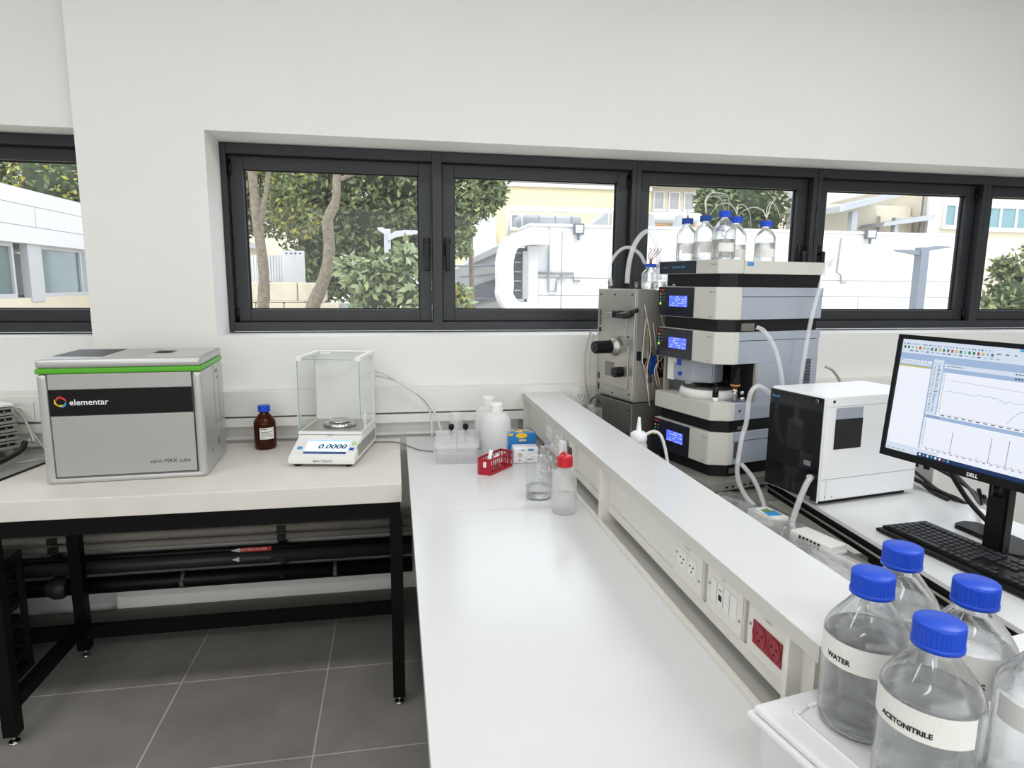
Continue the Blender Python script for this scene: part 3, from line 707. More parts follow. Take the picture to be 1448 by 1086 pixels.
o = thing('glass_beaker', 'clear glass beaker with a little water beside the red-capped bottle', 'beaker', (.469, 2.055, .9))
r = .0435; h = .136
b = MB(); b.lathe([(0, .0), (r*.92, 0), (r, .008), (r, h-.006), (r*1.05, h)], seg=48)
b.build('glass_wall', 'glass', o)
b = MB(); b.lathe([(0, .0042), (r*.86, .0045), (r*.94, .011), (r*.94, .042), (0, .042)], seg=48); b.build('water', 'water', o)
b = MB()
for k in range(5): arc_patch(b, r+.0004, math.radians(-118), math.radians(-112 if k % 2 else -108), .04+k*.014, .0405+k*.014, 2)
b.build('graduation', 'inkwhite', o)
b = MB(); b.lathe([(r*1.0, h-.001), (r*1.055, h), (r*1.04, h+.0016), (r*.99, h+.001)], seg=48); b.build('rim', 'crystal', o)
o = thing('wash_bottle', 'milky plastic bottle with red screw cap on the counter', 'bottle', (.520, 1.905, .9))
r = .0395; h = .15
b = MB(); b.lathe([(0, 0), (r*.93, 0), (r, .006), (r, .112), (r*.96, .124), (r*.82, .136), (r*.62, .144), (.022, .150), (.021, .158)], seg=44); b.build('bottle_body', 'hdpe2', o)
b = MB(); b.lathe([(0, .002), (r*.95, .002), (r*.95, .06), (0, .06)], seg=40); b.build('liquid', 'waterthin', o)
b = MB(); b.lathe([(.0225, .151), (.0245, .152), (.0235, .183), (.020, .186), (.010, .187), (0, .187)], seg=40, rib=.03); b.build('screw_cap', 'redcap', o)
b = MB(); b.tube([(0, 0, .184), (-.004, 0, .196), (-.016, -.006, .190)], .0035, 8); b.build('spout', 'redcap', o)

# ------------------------------------------------------------------ lower bench behind the spine
R = thing('service_bench', 'low grey service bench behind the raised shelf carrying tubing and adapters', 'bench', (1.05, 2.0, 0))
b = MB(); b.box((.792-1.05, .81-2, .80), (1.33-1.05, 2.16-2, .835), .001).box((.792-1.05, 2.16-2, .80), (1.80-1.05, 2.995-2, .835), .001); b.build('bench_top', 'steeltop', R)
b = MB(); b.box((.83-1.05, .83-2, .0), (1.29-1.05, 2.16-2, .799)).box((.83-1.05, 2.16-2, 0), (1.76-1.05, 2.99-2, .799)); b.build('bench_base', 'panel', R)
Dk = thing('computer_desk', 'white-topped desk with black edge under the monitor and keyboard', 'desk', (1.6, 1.4, 0))
def DL(x, y): return (x-1.6, y-1.4)
poly = [DL(1.385, 2.16), DL(1.262, .55), DL(1.89, .55), DL(1.89, 2.16)]
b = MB(); b.prism(poly, .887, .9, bev=.001); b.build('desk_top', 'counter', Dk)
pe = [DL(1.392, 2.155), DL(1.270, .56), DL(1.88, .56), DL(1.88, 2.155)]
b = MB(); b.prism(pe, .838, .8865); b.build('black_edge_frame', 'blackmetal', Dk)
b = MB(); b.tube([(*DL(1.386, 2.16), .862), (*DL(1.264, .56), .862)], .004, 6, straight=True); b.build('metal_strip', 'steeltop', Dk)
for x, y in ((1.36, .62), (1.83, .62), (1.83, 2.08), (1.42, 2.08)):
    if y > 2 and x < 1.8: continue
    b = MB(); a = DL(x, y); b.box((a[0], a[1], 0), (a[0]+.04, a[1]+.04, .8375)); b.build('leg', 'blackmetal', Dk)

# grey trolley top under the liquid chromatograph
St = thing('metal_stand', 'grey metal stand with slotted brackets under the stacked white modules', 'stand', (1.184, 2.192, .835), 14.3)
b = MB(); b.box((-.045, -.035, .036), (.53, .392, .050), .002).box((-.045, -.035, .014), (-.042, .392, .036)).box((-.045, -.035, .014), (.53, -.032, .036)); b.build('tray_top', 'steeltop', St)
for x, y in ((-.043, -.033), (.50, -.033), (.50, .362), (-.043, .362)):
    b = MB(); b.box((x, y, 0), (x+.028, y+.003, .036)).box((x, y, 0), (x+.003, y+.028, .036)); b.build('leg', 'steeltop', St)
b = MB()
for k in range(5): b.box((.03+k*.03, -.0362, .022), (.044+k*.03, -.0348, .030), .001)
b.build('slot', 'gcore', St)

# ------------------------------------------------------------------ liquid chromatography stack (local x = depth, y = away)
def module(name, label, z0, z1, cover=True, zc=None, side_full=True, base_h=.0):
    o = thing(name, label, 'lab instrument', (1.184, 2.192, z0), 14.3, None)
    return o
FP = [(0, .38), (0, .04), (.063, 0), (.09, 0), (.09, .38)]
def cover(o, z0, z1, name='front_cover'):
    b = MB(); b.prism(FP, z0, z1, bev=.0025); return b.build(name, 'beige', o)
def casing(o, z0, z1, lip=True, x0=.0905, x1=.511):
    b = MB(); b.m(0).box((x0, .003, z0), (x1, .377, z1-(.036 if lip else 0)), .001)
    if lip: b.box((x0, .001, z1-.034), (x1+.002, .379, z1), .001); b.m(1).box((x0, .005, z1-.036), (x1-.001, .375, z1-.034))
    return b.build('casing', ['bluegrey', 'line'], o)
def base(o, z0, z1, ins=.022):
    b = MB(); b.prism([(ins, .38-ins), (ins, .05), (.075, .012), (.50, .012), (.50, .38-ins)], z0, z1, bev=.001); return b.build('black_base', 'satin', o)
def dark_panel(o, z0, z1, y0=.158):
    b = MB(); b.box((-.003, y0, z0), (.01, .3805, z1), .001); return b.build('dark_panel', 'navy', o)
def display(p, y0, y1, z0, z1, seed):
    b = MB(); b.box((-.0036, y0, z0), (-.003, y1, z1)); dd = b.build('lcd_display', 'lcd', p)
    rnd = random.Random(seed); b = MB()
    rows = 5
    for r_ in range(rows):
        z = z1-(r_+.7)*(z1-z0)/rows; y = y1-.006
        while y > y0+.012:
            ww = rnd.uniform(.003, .014); 
            if rnd.random() < .6: b.box((-.0041, max(y-ww, y0+.003), z), (-.0037, y, z+.0028))
            y -= ww+rnd.uniform(.002, .008)
    b.build('readout', 'lcd2', dd)
def leds(p, z):
    for k, mm in enumerate(('orange', 'teal', 'teal', 'lime')):
        b = MB(); zz = z-k*.013
        b.cyl((-.003, .364, zz), (-.0045, .364, zz), .0035 if k < 3 else .0055, seg=12); b.build('status_lamp', mm, p)
    b = MB()
    for k in range(3): b.box((-.0035, .338, z-k*.013-.001), (-.003, .352, z-k*.013+.001))
    b.build('lamp_caption', 'inkgrey', p)
def logo(p, o, z, yl=.372):
    b = MB(); b.box((-.0036, yl-.03, z), (-.003, yl, z+.004)); b.build('red_logo', 'red', p)
def bluetext(o, txt, z, s=.011):
    text_mesh(txt, s, flat((-.0006, .075, z), (0, -1, 0), (0, 0, 1)), 'inkblue', o, name='lettering')

zl = dict(tT=1.715, tB=1.663, u2T=1.613, u2B=1.493, u3T=1.446, u3B=1.325, bT=1.176, bB=1.108, u4T=1.06, u4B=.934)
# lowest module
o = module('detector_module', '', .8855, 1.06); o['label'] = 'lowest module of the stack, white with dark panel and blue display'; z = .8855
o.name = 'instrument_module'
base(o, .0, .934-z); cover(o, .934-z, 1.06-z); casing(o, .934-z, 1.06-z); p = dark_panel(o, .936-z, 1.058-z, .147)
display(p, .183, .286, .979-z, 1.023-z, 1); leds(p, 1.030-z); logo(p, o, 1.046-z)
bluetext(o, 'Base-D', 1.036-z); bluetext(o, '8120', .944-z, .009)
b = MB()
for k in range(9): b.box((.097, .0020, .958-z+k*.007), (.128, .0035, .9615-z+k*.007))
for k in range(5): b.box((.099+k*.006, .0018, .956-z), (.101+k*.006, .0034, 1.022-z))
b.build('vent', 'gcore', o)
b = MB(); b.box((.085, .008, .012), (.13, .0125, .032)); b.build('base_plate', 'steel2', o)
# autosampler (third from the top)
o = module('instrument_module', '', 1.06, 1.446); z = 1.0605; o.location.z = z
o['label'] = 'autosampler module with open bay and round carousel, between two display modules'
base(o, .0, bh := 1.108-z); 
b = MB(); b.prism(FP, 1.108-z, 1.176-z, bev=.003); b.build('lower_cover', 'beige', o)
b = MB(); b.box((.0905, .003, 1.108-z), (.192, .377, 1.174-z), .001).box((.192, .003, 1.108-z), (.511, .02, 1.325-z)).box((.192, .36, 1.108-z), (.511, .377, 1.325-z)).box((.0905, .003, 1.325-z), (.511, .377, 1.412-z), .001).box((.0905, .001, 1.414-z), (.513, .379, 1.446-z), .001).box((.50, .02, 1.108-z), (.511, .36, 1.325-z))
b.build('casing', 'bluegrey', o)
b = MB(); b.box((.19, .02, 1.176-z), (.194, .36, 1.324-z)).box((.195, .0205, 1.11-z), (.499, .3595, 1.32-z)); b.build('bay_lining', 'black', o)
b = MB(); b.box((.03, .352, 1.176-z), (.05, .368, 1.325-z)).box((.18, .003, 1.176-z), (.192, .012, 1.325-z)); b.bm.verts.index_update(); split_build(b, 'post', 'steeltop', o)
cover(o, 1.325-z, 1.446-z, 'upper_cover'); p = dark_panel(o, 1.327-z, 1.444-z, .158); display(p, .191, .300, 1.366-z, 1.409-z, 2); leds(p, 1.417-z); logo(p, o, 1.432-z)
bluetext(o, 'Base-S', 1.424-z); bluetext(o, '9120', 1.332-z, .009)
b = MB(); b.lathe([(0, 1.176-z), (.118, 1.176-z), (.112, 1.206-z), (.108, 1.210-z), (0, 1.210-z)], (.118, .185, 0), 48); b.build('carousel', 'offwhite', o)
b = MB(); b.lathe([(0, 1.2102-z), (.10, 1.2102-z), (.10, 1.213-z), (0, 1.213-z)], (.118, .185, 0), 48); b.build('carousel_top', 'steel2', o)
b = MB(); b.prism([(.03, .31), (.03, .20), (.10, .14), (.17, .16), (.17, .31)], 1.232-z, 1.324-z, bev=.006); b.build('needle_arm', 'bluegrey', o)
b = MB(); b.box((.025, .30, 1.23-z), (.04, .335, 1.325-z)); b.box((.028, .282, 1.305-z), (.0295, .30, 1.324-z)); b.build('needle_rail', 'offwhite', o)
b = MB(); b.cyl((.02, .255, 1.262-z), (.03, .255, 1.262-z), .008).box((.024, .255, 1.295-z), (.029, .275, 1.324-z)); b.bm.verts.index_update(); split_build(b, 'blue_fitting', 'cap', o)
b = MB(); b.cyl((.035, .052, 1.1765-z), (.035, .052, 1.195-z), .011); b.build('vial_holder', 'offwhite', o)
b = MB(); b.cyl((.035, .052, 1.195-z), (.035, .052, 1.237-z), .0115).cyl((.035, .052, 1.237-z), (.035, .052, 1.247-z), .008, .005); b.build('sensor', 'black', o)
b = MB()
for k in range(11): b.lathe([(.016, k*.0065), (.0185, k*.0065+.002), (.0185, k*.0065+.004), (.016, k*.0065+.0065)], (.115, .035, 1.246-z), 20)
b.cyl((.115, .035, 1.24-z), (.115, .035, 1.32-z), .0155); b.build('syringe_barrel', 'black', o)
b = MB(); b.cyl((.115, .035, 1.236-z), (.115, .035, 1.244-z), .019).cyl((.115, .035, 1.214-z), (.115, .035, 1.218-z), .012); b.build('amber_ring', 'wireamber', o)
b = MB(); b.cyl((.115, .035, 1.1765-z), (.115, .035, 1.236-z), .009).cyl((.136, .028, 1.186-z), (.150, .018, 1.186-z), .009).cyl((.136, .028, 1.21-z), (.146, .02, 1.21-z), .009); b.build('valve', 'chrome', o)
b = MB()
for k in range(16): b.box((.437, .0005, 1.235-z+k*.0062), (.474, .0025, 1.2382-z+k*.0062))
b.build('vent', 'gcore', o)
b = MB(); b.lathe([(.004, 0), (.006, 0)], (.02, -.0005, 0), 16) if False else b.box((.11, .0015, 1.14-z), (.118, .0025, 1.148-z)); b.build('screw_mark', 'hole', o)
b = MB(); b.box((.115, .0085, 1.068-z), (.15, .0119, 1.082-z)); b.build('base_plate', 'steel2', o)
# pump (second from the top)
z = 1.4465; o = module('instrument_module', 'second module from the top of the stack, with blue display and blue-grey side', z, 1.613)
base(o, .0, 1.493-z); cover(o, 1.493-z, 1.613-z); casing(o, 1.493-z, 1.613-z); p = dark_panel(o, 1.495-z, 1.611-z, .161)
display(p, .197, .308, 1.534-z, 1.577-z, 3); leds(p, 1.583-z); logo(p, o, 1.598-z); bluetext(o, 'Base-P', 1.592-z); bluetext(o, '3220', 1.500-z, .009)
b = MB(); b.box((.10, .006, .004), (.165, .0118, .032)); b.build('grey_bracket', 'steel2', o)
# solvent tray on top
z = 1.6135; o = module('solvent_tray', 'topmost shallow white tray of the stack, holding blue-capped bottles', z, 1.715)
base(o, .0, 1.663-z); 
b = MB(); b.prism(FP, 1.663-z, 1.715-z, bev=.0025); b.build('front_cover', 'beige', o)
b = MB(); b.box((.0905, .0, 1.663-z), (.513, .38, 1.698-z), .001).box((.0905, 0, 1.698-z), (.513, .006, 1.711-z)).box((.0905, .374, 1.698-z), (.513, .38, 1.711-z)).box((.507, .006, 1.698-z), (.513, .374, 1.711-z)); b.build('tray_body', 'beige', o)
p = dark_panel(o, 1.665-z, 1.713-z, .158)
text_mesh('(: Dionex', .013, flat((-.0036, .366, 1.686-z), (0, -1, 0), (0, 0, 1)), 'inkgrey', p)
text_mesh('ULTIMATE 3000', .0115, flat((-.0036, .30, 1.686-z), (0, -1, 0), (0, 0, 1)), 'inkblue', p, bold=.0003)
bluetext(o, 'Base-0', 1.694-z)
b = MB(); b.box((.105, -.0008, 1.692-z), (.135, -.0002, 1.706-z)); b.build('blue_sticker', 'inkblue', o)
for k in range(2):
    b = MB(); b.cyl((.012+.06*k, .30-.08*k, .002), (.012+.06*k, .30-.08*k, .01), .006, seg=10); b.build('screw_foot', 'chrome', o)

# solvent bottles on top tray
zb = 1.715
sb = [((1.180, 2.515), .172, .040, 'clear solvent bottle on the top tray, furthest left of the row', 'capd'),
      ((1.217, 2.43), .176, .042, 'clear solvent bottle on the top tray whose cap tube loops high', 'capd'),
      ((1.238, 2.318), .182, .044, 'tallest-looking clear solvent bottle at the front middle of the top tray', 'cap'),
      ((1.345, 2.425), .178, .043, 'clear solvent bottle right behind the front middle bottle on the top tray', 'cap'),
      ((1.430, 2.350), .157, .040, 'clear solvent bottle standing apart at the right end of the top tray', 'cap'),
      ((1.335, 2.545), .150, .036, 'clear solvent bottle hidden behind the others on the top tray', 'capd')]
for i, ((x, y), h, r, lab, cm) in enumerate(sb):
    o = bottle(lab, (x, y, (zb if i < 3 else 1.698)+.0006), r, h+(0 if i < 3 else .013), .014, .0225, .42 if i != 4 else .5, 'solvent bottles on the stack', capm=cm, name='solvent_bottle', real=True)
    zc = h+(0 if i < 3 else .013)
    b = MB(); arc_patch(b, r+.0005, math.radians(-140), math.radians(-60), .03, .062, 10); b.build('paper_label', 'paper', o)
    if i != 5:
        b = MB(); b.cyl((0, 0, zc), (0, 0, zc+.012), .004, seg=10); b.build('cap_fitting', 'wireamber', o)
def line(label, pts, r=.0018, m='tubew', group='thin solvent lines above the stack'):
    b = MB(); b.tube(pts, r, 6); o = b.build('solvent_line', m); o['label'] = label; o['category'] = 'tube'; o['group'] = group
line('short upright solvent line on the cap of the furthest left tray bottle', [(1.18, 2.515, 1.892), (1.178, 2.513, 1.92), (1.174, 2.51, 1.955)])
line('solvent line looping high from the second tray bottle over to the right', [(1.217, 2.43, 1.897), (1.215, 2.44, 1.945), (1.235, 2.45, 1.975), (1.275, 2.46, 1.985), (1.33, 2.48, 1.975), (1.36, 2.52, 1.94), (1.37, 2.56, 1.86)])
line('lower parallel solvent line looping from the second tray bottle', [(1.219, 2.432, 1.897), (1.225, 2.45, 1.955), (1.26, 2.47, 1.972), (1.31, 2.49, 1.962), (1.345, 2.53, 1.92), (1.35, 2.56, 1.86)])
line('solvent line rising from the tray bottle behind the front middle one', [(1.345, 2.425, 1.900), (1.34, 2.44, 1.925), (1.32, 2.46, 1.945), (1.29, 2.49, 1.935), (1.27, 2.52, 1.89)])
line('solvent line curving right from the tray bottle behind the front middle one', [(1.347, 2.425, 1.900), (1.36, 2.45, 1.935), (1.40, 2.47, 1.94), (1.445, 2.50, 1.91), (1.47, 2.53, 1.86)])
line('solvent line arching right from the bottle standing apart', [(1.43, 2.35, 1.880), (1.44, 2.37, 1.915), (1.475, 2.40, 1.945), (1.52, 2.43, 1.93), (1.56, 2.46, 1.89)])
line('solvent line arching left from the bottle standing apart', [(1.43, 2.35, 1.880), (1.42, 2.37, 1.912), (1.40, 2.40, 1.925), (1.37, 2.43, 1.91), (1.36, 2.47, 1.87)])
line('spare solvent line sticking up beside the bottle standing apart', [(1.431, 2.35, 1.880), (1.45, 2.36, 1.93), (1.47, 2.37, 1.955), (1.46, 2.375, 1.965)])

# ------------------------------------------------------------------ steel mass spectrometer by the wall
G = thing('steel_instrument', 'tall brushed steel instrument with black knobs standing by the window wall', 'lab instrument', (1.0, 2.60, .8355), 14.3)
z0 = .8355; dpt = .30; ww = .285
b = MB(); b.box((.012, .002, .276), (.11, ww, .765), .004).box((.115, .01, .276), (dpt, ww, .762), .004); b.build('upper_housing', 'steel', G)
b = MB(); b.box((.0, -.003, .285), (.0115, ww+.003, .765), .003); dr = b.build('front_door', 'steel', G)
b = MB(); b.box((.0, -.003, 0), (.11, ww+.003, .272), .004).box((.115, .006, 0), (dpt, ww, .272), .004); b.build('lower_housing', 'steel2', G)
b = MB(); b.box((-.006, .03, .33), (-.0002, .215, .52), .006); b.box((-.004, .05, .56), (-.0002, .22, .66), .004); b.build('raised_plate', 'steel', dr)
b = MB(); b.box((-.0066, .13, .375), (-.0061, .205, .44)); b.build('recess', 'steel2', dr)
kn = MB(); kn.lathe([(.040, 0), (.042, .004), (.036, .016), (.030, .02), (.030, .03)], (-.006, .125, .512), 36, XR); kn.build('collar', 'steel', dr)
def knob(y, z, r, l, nm='black_knob'):
    b = MB(); b.lathe([(r*.9, 0), (r, .004), (r, l-.004), (r*.88, l), (0, l)], (0, y, z), 28, XR, rib=.05); b.lathe([(0, l+.0005), (r*.4, l+.0005), (r*.4, l-.004)], (0, y, z), 16, XR); return b
kb = knob(.125, .512, .027, .085); kb.build('adjustment_knob', 'black', dr).location.x = -.034
kb = knob(.070, .405, .022, .045); kb.build('adjustment_knob', 'black', dr).location.x = -.006
b = MB()
for k in range(9): b.box((-.0012, ww-.028, .60+k*.008), (.0, ww-.012, .605+k*.008))
for zz in (.35, .47, .30): b.box((-.0012, ww-.026, zz), (.0, ww-.014, zz+.03))
b.box((-.0012, ww-.03, .57), (-.0, ww-.01, .59)); b.bm.verts.index_update(); split_build(b, 'side_vent', 'gcore', dr)
b = MB()
for y, zz in ((.02, .31), (.02, .74), (ww-.02, .74), (ww-.02, .31), (.15, .74), (.15, .30), (.04, .56), (.1, .56)): b.cyl((-.0025, y, zz), (0, y, zz), .004, seg=10)
for zz in (.03, .14, .24): b.cyl((-.0025, .02, zz), (0, .02, zz), .004, seg=10); b.cyl((-.0025, ww-.03, zz), (0, ww-.03, zz), .006, seg=10)
b.bm.verts.index_update(); split_build(b, 'screw', 'gcore', G)
b = MB(); b.cyl((.03, -.002, .16), (.03, .0, .16), .02); b.box((.02, -.0045, .46), (.04, .002, .50), .003); b.box((.05, -.006, .44), (.07, .002, .47), .003); b.build('side_fitting', 'black', G)
b = MB(); b.box((.075, -.0012, .36), (.105, .002, .52), .004); b.box((.13, .008, .38), (.26, .0105, .60), .006); b.build('mirror_cover', 'chrome', G)
b = MB(); b.box((.09, -.004, .40), (.12, .0, .48), .01); b.build('blue_lens', mat('blue_lens_coat', '#123a86', .15), G)
for q in range(7):
    b = MB(); rnd = random.Random(q); x = .03+rnd.random()*.1; 
    b.tube([(x, -.008, .72-.02*q), (x+rnd.uniform(-.02, .05), -.012, .55-.02*q), (x+rnd.uniform(-.02, .04), -.010, .42), (x+.03+rnd.uniform(0, .06), -.008, .30-.01*q)], .0018, 6); b.build('capillary', 'wireamber' if q % 3 == 0 else 'tubew', G)
b = MB(); b.tube([(-.030, .075, .655), (-.030, .04, .655), (-.03, -.01, .66), (-.045, -.05, .675), (-.05, -.09, .68)], [.013, .016, .014, .010, .007], 12)
o = b.build('handle_lever', 'black'); o.parent = G; o.name = 'black_handle'
b = MB(); b.box((-.04, .06, .64), (-.002, .115, .672), .006); b.build('handle_mount', 'black', G)
for (lx, ly, h) in ((.03, .24, .045), (.04, .05, .03)):
    b = MB(); b.cyl((lx, ly, .7655), (lx, ly, .79), .009, seg=10).cyl((lx, ly, .79), (lx, ly, .765+h), .012, .007, seg=6); b.build('hose_fitting', 'steel2', G)
def hose(label, pts, r, m='tube', group=None, cat='tube', name='clear_hose'):
    b = MB(); b.tube(pts, r, 12, 8); o = b.build(name, m); o['label'] = label; o['category'] = cat
    if group: o['group'] = group
hose('thicker clear hose arching above the steel instrument', [(.999, 2.70, 1.625), (1.006, 2.70, 1.72), (1.035, 2.70, 1.805), (1.084, 2.70, 1.848), (1.125, 2.70, 1.80), (1.143, 2.70, 1.70), (1.15, 2.70, 1.64)], .0105)
hose('thinner clear hose looping over the left of the steel instrument', [(.962, 2.80, 1.615), (.945, 2.78, 1.70), (.978, 2.77, 1.762), (1.022, 2.76, 1.782), (1.07, 2.75, 1.755), (1.095, 2.74, 1.71)], .0075)
for k, (p, lab) in enumerate((((1.098, 2.685, 1.6015), 'small clear bottle with blue cap and bare wires on the steel instrument'), ((1.165, 2.742, 1.6015), 'small clear bottle with blue and red cap on the steel instrument, half behind the stack'))):
    o = bottle(lab, p, .037, .108, .014, .0235, .3, None, name='solvent_bottle', real=True)
    b = MB(); b.cyl((0, 0, .108), (0, 0, .122), .006, seg=10); b.build('cap_fitting', 'red' if k else 'wireamber', o)
    if not k:
        for q in range(4):
            b = MB(); b.tube([(0, 0, .118), (-.012+.012*q, 0, .145), (.002+.014*q, 0, .165), (-.01+.018*q, -.004, .175)], .0018, 6); b.build('wire', 'wireamber' if q % 2 else 'brown', o)
hose('pale cable hanging down the left side of the steel instrument', [(.912, 2.93, 1.40), (.888, 2.93, 1.30), (.892, 2.93, 1.16), (.915, 2.94, 1.03), (.905, 2.93, .87)], .006, 'cablegrey', name='cable')
hose('second pale cable hanging beside the wall socket', [(.915, 2.90, 1.39), (.900, 2.90, 1.28), (.905, 2.90, 1.12), (.93, 2.92, 1.03), (.96, 2.90, .9)], .005, 'cablegrey', name='cable')
hose('thin black cable curling at the foot of the steel instrument', [(.935, 2.905, 1.09), (.91, 2.89, 1.07), (.90, 2.89, 1.0), (.93, 2.9, .93), (.91, 2.9, .86)], .003, 'cable', name='cable')
crumple('plastic_bag', 'crumpled bluish plastic bag in the corner behind the raised shelf', (.85, 2.72, .955), (.045, .12, .12), 3, 9)
hose('blue and black hose end on the bench below the lowest module', [(.94, 2.16, .93), (.97, 2.13, .91), (1.01, 2.07, .89), (1.05, 2.0, .87)], .009, mat('blue_hose', '#1a2c5c', .4), name='hose')

# clear drain hoses
hose('long clear hose running down the side of the stack from the top tray', [(1.64, 2.245, 1.700), (1.625, 2.215, 1.722), (1.605, 2.215, 1.69), (1.588, 2.22, 1.60), (1.565, 2.22, 1.49), (1.55, 2.22, 1.36), (1.54, 2.22, 1.22), (1.53, 2.22, 1.05)], .008)
hose('clear hose curving down from the bracket below the second module', [(1.318, 2.185, 1.468), (1.344, 2.17, 1.452), (1.385, 2.165, 1.394), (1.415, 2.165, 1.312), (1.435, 2.165, 1.20), (1.44, 2.165, 1.0)], .008)
hose('clear hose bending from behind the black-fronted box down to the bench', [(1.34, 2.10, 1.232), (1.285, 2.09, 1.262), (1.248, 2.08, 1.235), (1.24, 2.08, 1.132), (1.222, 2.075, 1.068), (1.20, 2.05, .951), (1.222, 2.03, .88), (1.24, 1.99, .850)], .0085)
hose('clear hose branching below the lowest module onto the bench', [(1.20, 2.03, .995), (1.235, 2.0, .945), (1.255, 1.97, .88), (1.25, 1.94, .848)], .008)
hose('clear hose from the port of the black front panel to the bench', [(1.345, 1.84, .995), (1.31, 1.81, .99), (1.285, 1.80, .95), (1.265, 1.795, .90), (1.25, 1.79, .852)], .0095)
hose('clear hose lying along the bench toward the viewer', [(1.245, 1.78, .862), (1.22, 1.70, .850), (1.235, 1.60, .848), (1.25, 1.48, .850), (1.22, 1.36, .848), (1.17, 1.2, .846)], .0085)
hose('thin clear hose lying parallel along the spine side of the bench', [(1.24, 1.80, .85), (1.17, 1.72, .846), (1.12, 1.6, .845), (1.10, 1.45, .845)], .005)
hose('pale cable hanging from the back of the stack', [(1.75, 2.36, 1.29), (1.80, 2.38, 1.27), (1.86, 2.40, 1.20), (1.88, 2.40, 1.05)], .006, 'cablegrey', name='cable')
hose('thin pale cable below the other at the back of the stack', [(1.745, 2.35, 1.22), (1.78, 2.36, 1.205), (1.83, 2.36, 1.16)], .005, 'cablegrey', name='cable')
o = thing('dropper_bottle', 'white nozzle-topped wash bottle behind the raised shelf', 'bottle', (.90, 2.25, .8355))
b = MB(); b.lathe([(0, 0), (.032, 0), (.034, .008), (.034, .18), (.028, .20)], seg=28); b.build('bottle_body', 'hdpe', o)
b = MB(); b.lathe([(.030, .20), (.032, .203), (.031, .228), (.020, .236), (.010, .240), (.007, .270), (.005, .29), (0, .292)], seg=28); b.build('nozzle_cap', 'white', o)
b = MB(); b.tube([(.02, -.01, .222), (.05, -.02, .238), (.075, -.03, .225), (.09, -.04, .18), (.10, -.05, .12)], .006, 10); b.build('side_hose', 'tubew', o)
crumple('plastic_sheet', 'flat crumpled clear film spread over the bench under the hoses', (1.13, 1.88, .852), (.14, .24, .014), 4, 11)
crumple('plastic_sheet', 'clear film lying nearest the raised shelf on the bench', (1.02, 1.50, .848), (.17, .22, .011), 4, 21)
crumple('plastic_sheet', 'clear film under the white adapters beside the desk edge', (1.18, 1.42, .847), (.10, .26, .010), 4, 31)
o = thing('power_brick', 'white rectangular power adapter on the bench beside the desk edge', 'adapter', (1.255, 1.665, .8365), 12)
b = MB(); b.box((-.035, -.075, 0), (.035, .075, .03), .004).box((-.037, -.077, .0), (.037, .077, .012), .003); b.build('adapter_case', 'offwhite', o)
b = MB()
for k in range(6): b.box((-.0362, -.04+k*.014, .014), (-.0352, -.032+k*.014, .026))
b.build('connector', 'gcore', o)
o = thing('circuit_box', 'small white box with blue and green printing under the hoses', 'box', (1.225, 1.885, .8365), 8)
b = MB(); b.box((-.04, -.055, 0), (.04, .055, .028), .003); b.build('box_case', 'offwhite', o)
b = MB(); b.m(0).prism([(-.02, -.03), (.03, -.035), (.034, .01), (-.01, .02)], .0282, .0286).m(1).prism([(0, .0), (.02, .0), (.02, .03), (-.01, .025)], .0288, .0291); b.build('print', ['sky', mat('olive_print', '#7a8a3a', .5)], o)

# ------------------------------------------------------------------ white box instrument with black front
Wb = thing('black_front_instrument', 'white boxy instrument with glossy black front panel on the desk', 'lab instrument', (1.364, 1.817, .901), 9.5)
w, dd, h = .248, .425, .367
b = MB(); b.box((0, 0, .016), (dd, w, h), .006, 3); b.build('housing', 'white', Wb)
b = MB(); b.box((-.008, .003, .010), (.0, w-.003, h-.004), .004); b.build('white_bezel', 'white', Wb)
b = MB(); b.box((-.0125, .005, .014), (-.0075, w-.005, h-.006), .003); fp = b.build('black_front_panel', 'glossblack', Wb)
b = MB(); b.box((-.0132, .09, .105), (-.0124, w-.014, .170)); b.build('viewing_slot', 'black', fp)
b = MB(); b.box((-.0132, .03, .115), (-.0124, .085, .17)).box((-.0132, .012, .02), (-.0124, .1, .021)).box((-.0132, .012, .0965), (-.0124, w-.01, .0975)); b.build('control_field', mat('charcoal_gloss', '#1d1e22', .15), fp)
b = MB(); b.box((-.0138, .036, .128), (-.0130, .066, .145)).box((-.0138, .028, .010), (-.0130, .050, .026)); b.build('sticker', 'inkgrey', fp)
b = MB(); b.lathe([(.006, 0), (.006, .0012), (.0045, .0012)], (-.0125, .03, .349), 20, XR); b.build('lock', 'chrome', fp)
b = MB(); b.cyl((-.024, .03, .094), (-.012, .03, .094), .009); b.build('hose_port', 'tubew', fp)
text_mesh('Sievers', .013, flat((-.0131, .232, .334), (0, -1, 0), (0, 0, 1)), 'inkblue', fp, bold=.0005)
b = MB(); b.box((.040, -.0008, .291), (.155, .002, .328)); b.build('silver_plate', 'bluegrey', Wb)
b = MB(); b.box((.040, -.0010, .190), (.157, .002, .2905)); b.build('side_window', 'glossblack', Wb)
b = MB(); b.box((.003, -.0006, .0895), (dd-.003, .001, .0905)).box((.003, -.0006, .333), (dd-.003, .001, .3335)).box((.022, -.0006, .02), (.0225, .001, .089)); b.build('seam', 'line', Wb)
b = MB(); b.cyl((.028, -.0012, .350), (.028, 0, .350), .005, seg=16).cyl((.02, -.0008, .03), (.02, 0, .03), .002, seg=8).cyl((.05, -.0008, .028), (.05, 0, .028), .002, seg=8); b.build('side_lock', 'gcore', Wb)
b = MB(); b.box((.02, .02, .0), (dd-.02, w-.02, .0155)); b.build('black_underside', 'black', Wb)

# ------------------------------------------------------------------ monitor
Mn = thing('computer_monitor', 'black computer monitor showing chromatogram software on the desk', 'monitor', (1.444, 1.664, 1.12), 10.44)
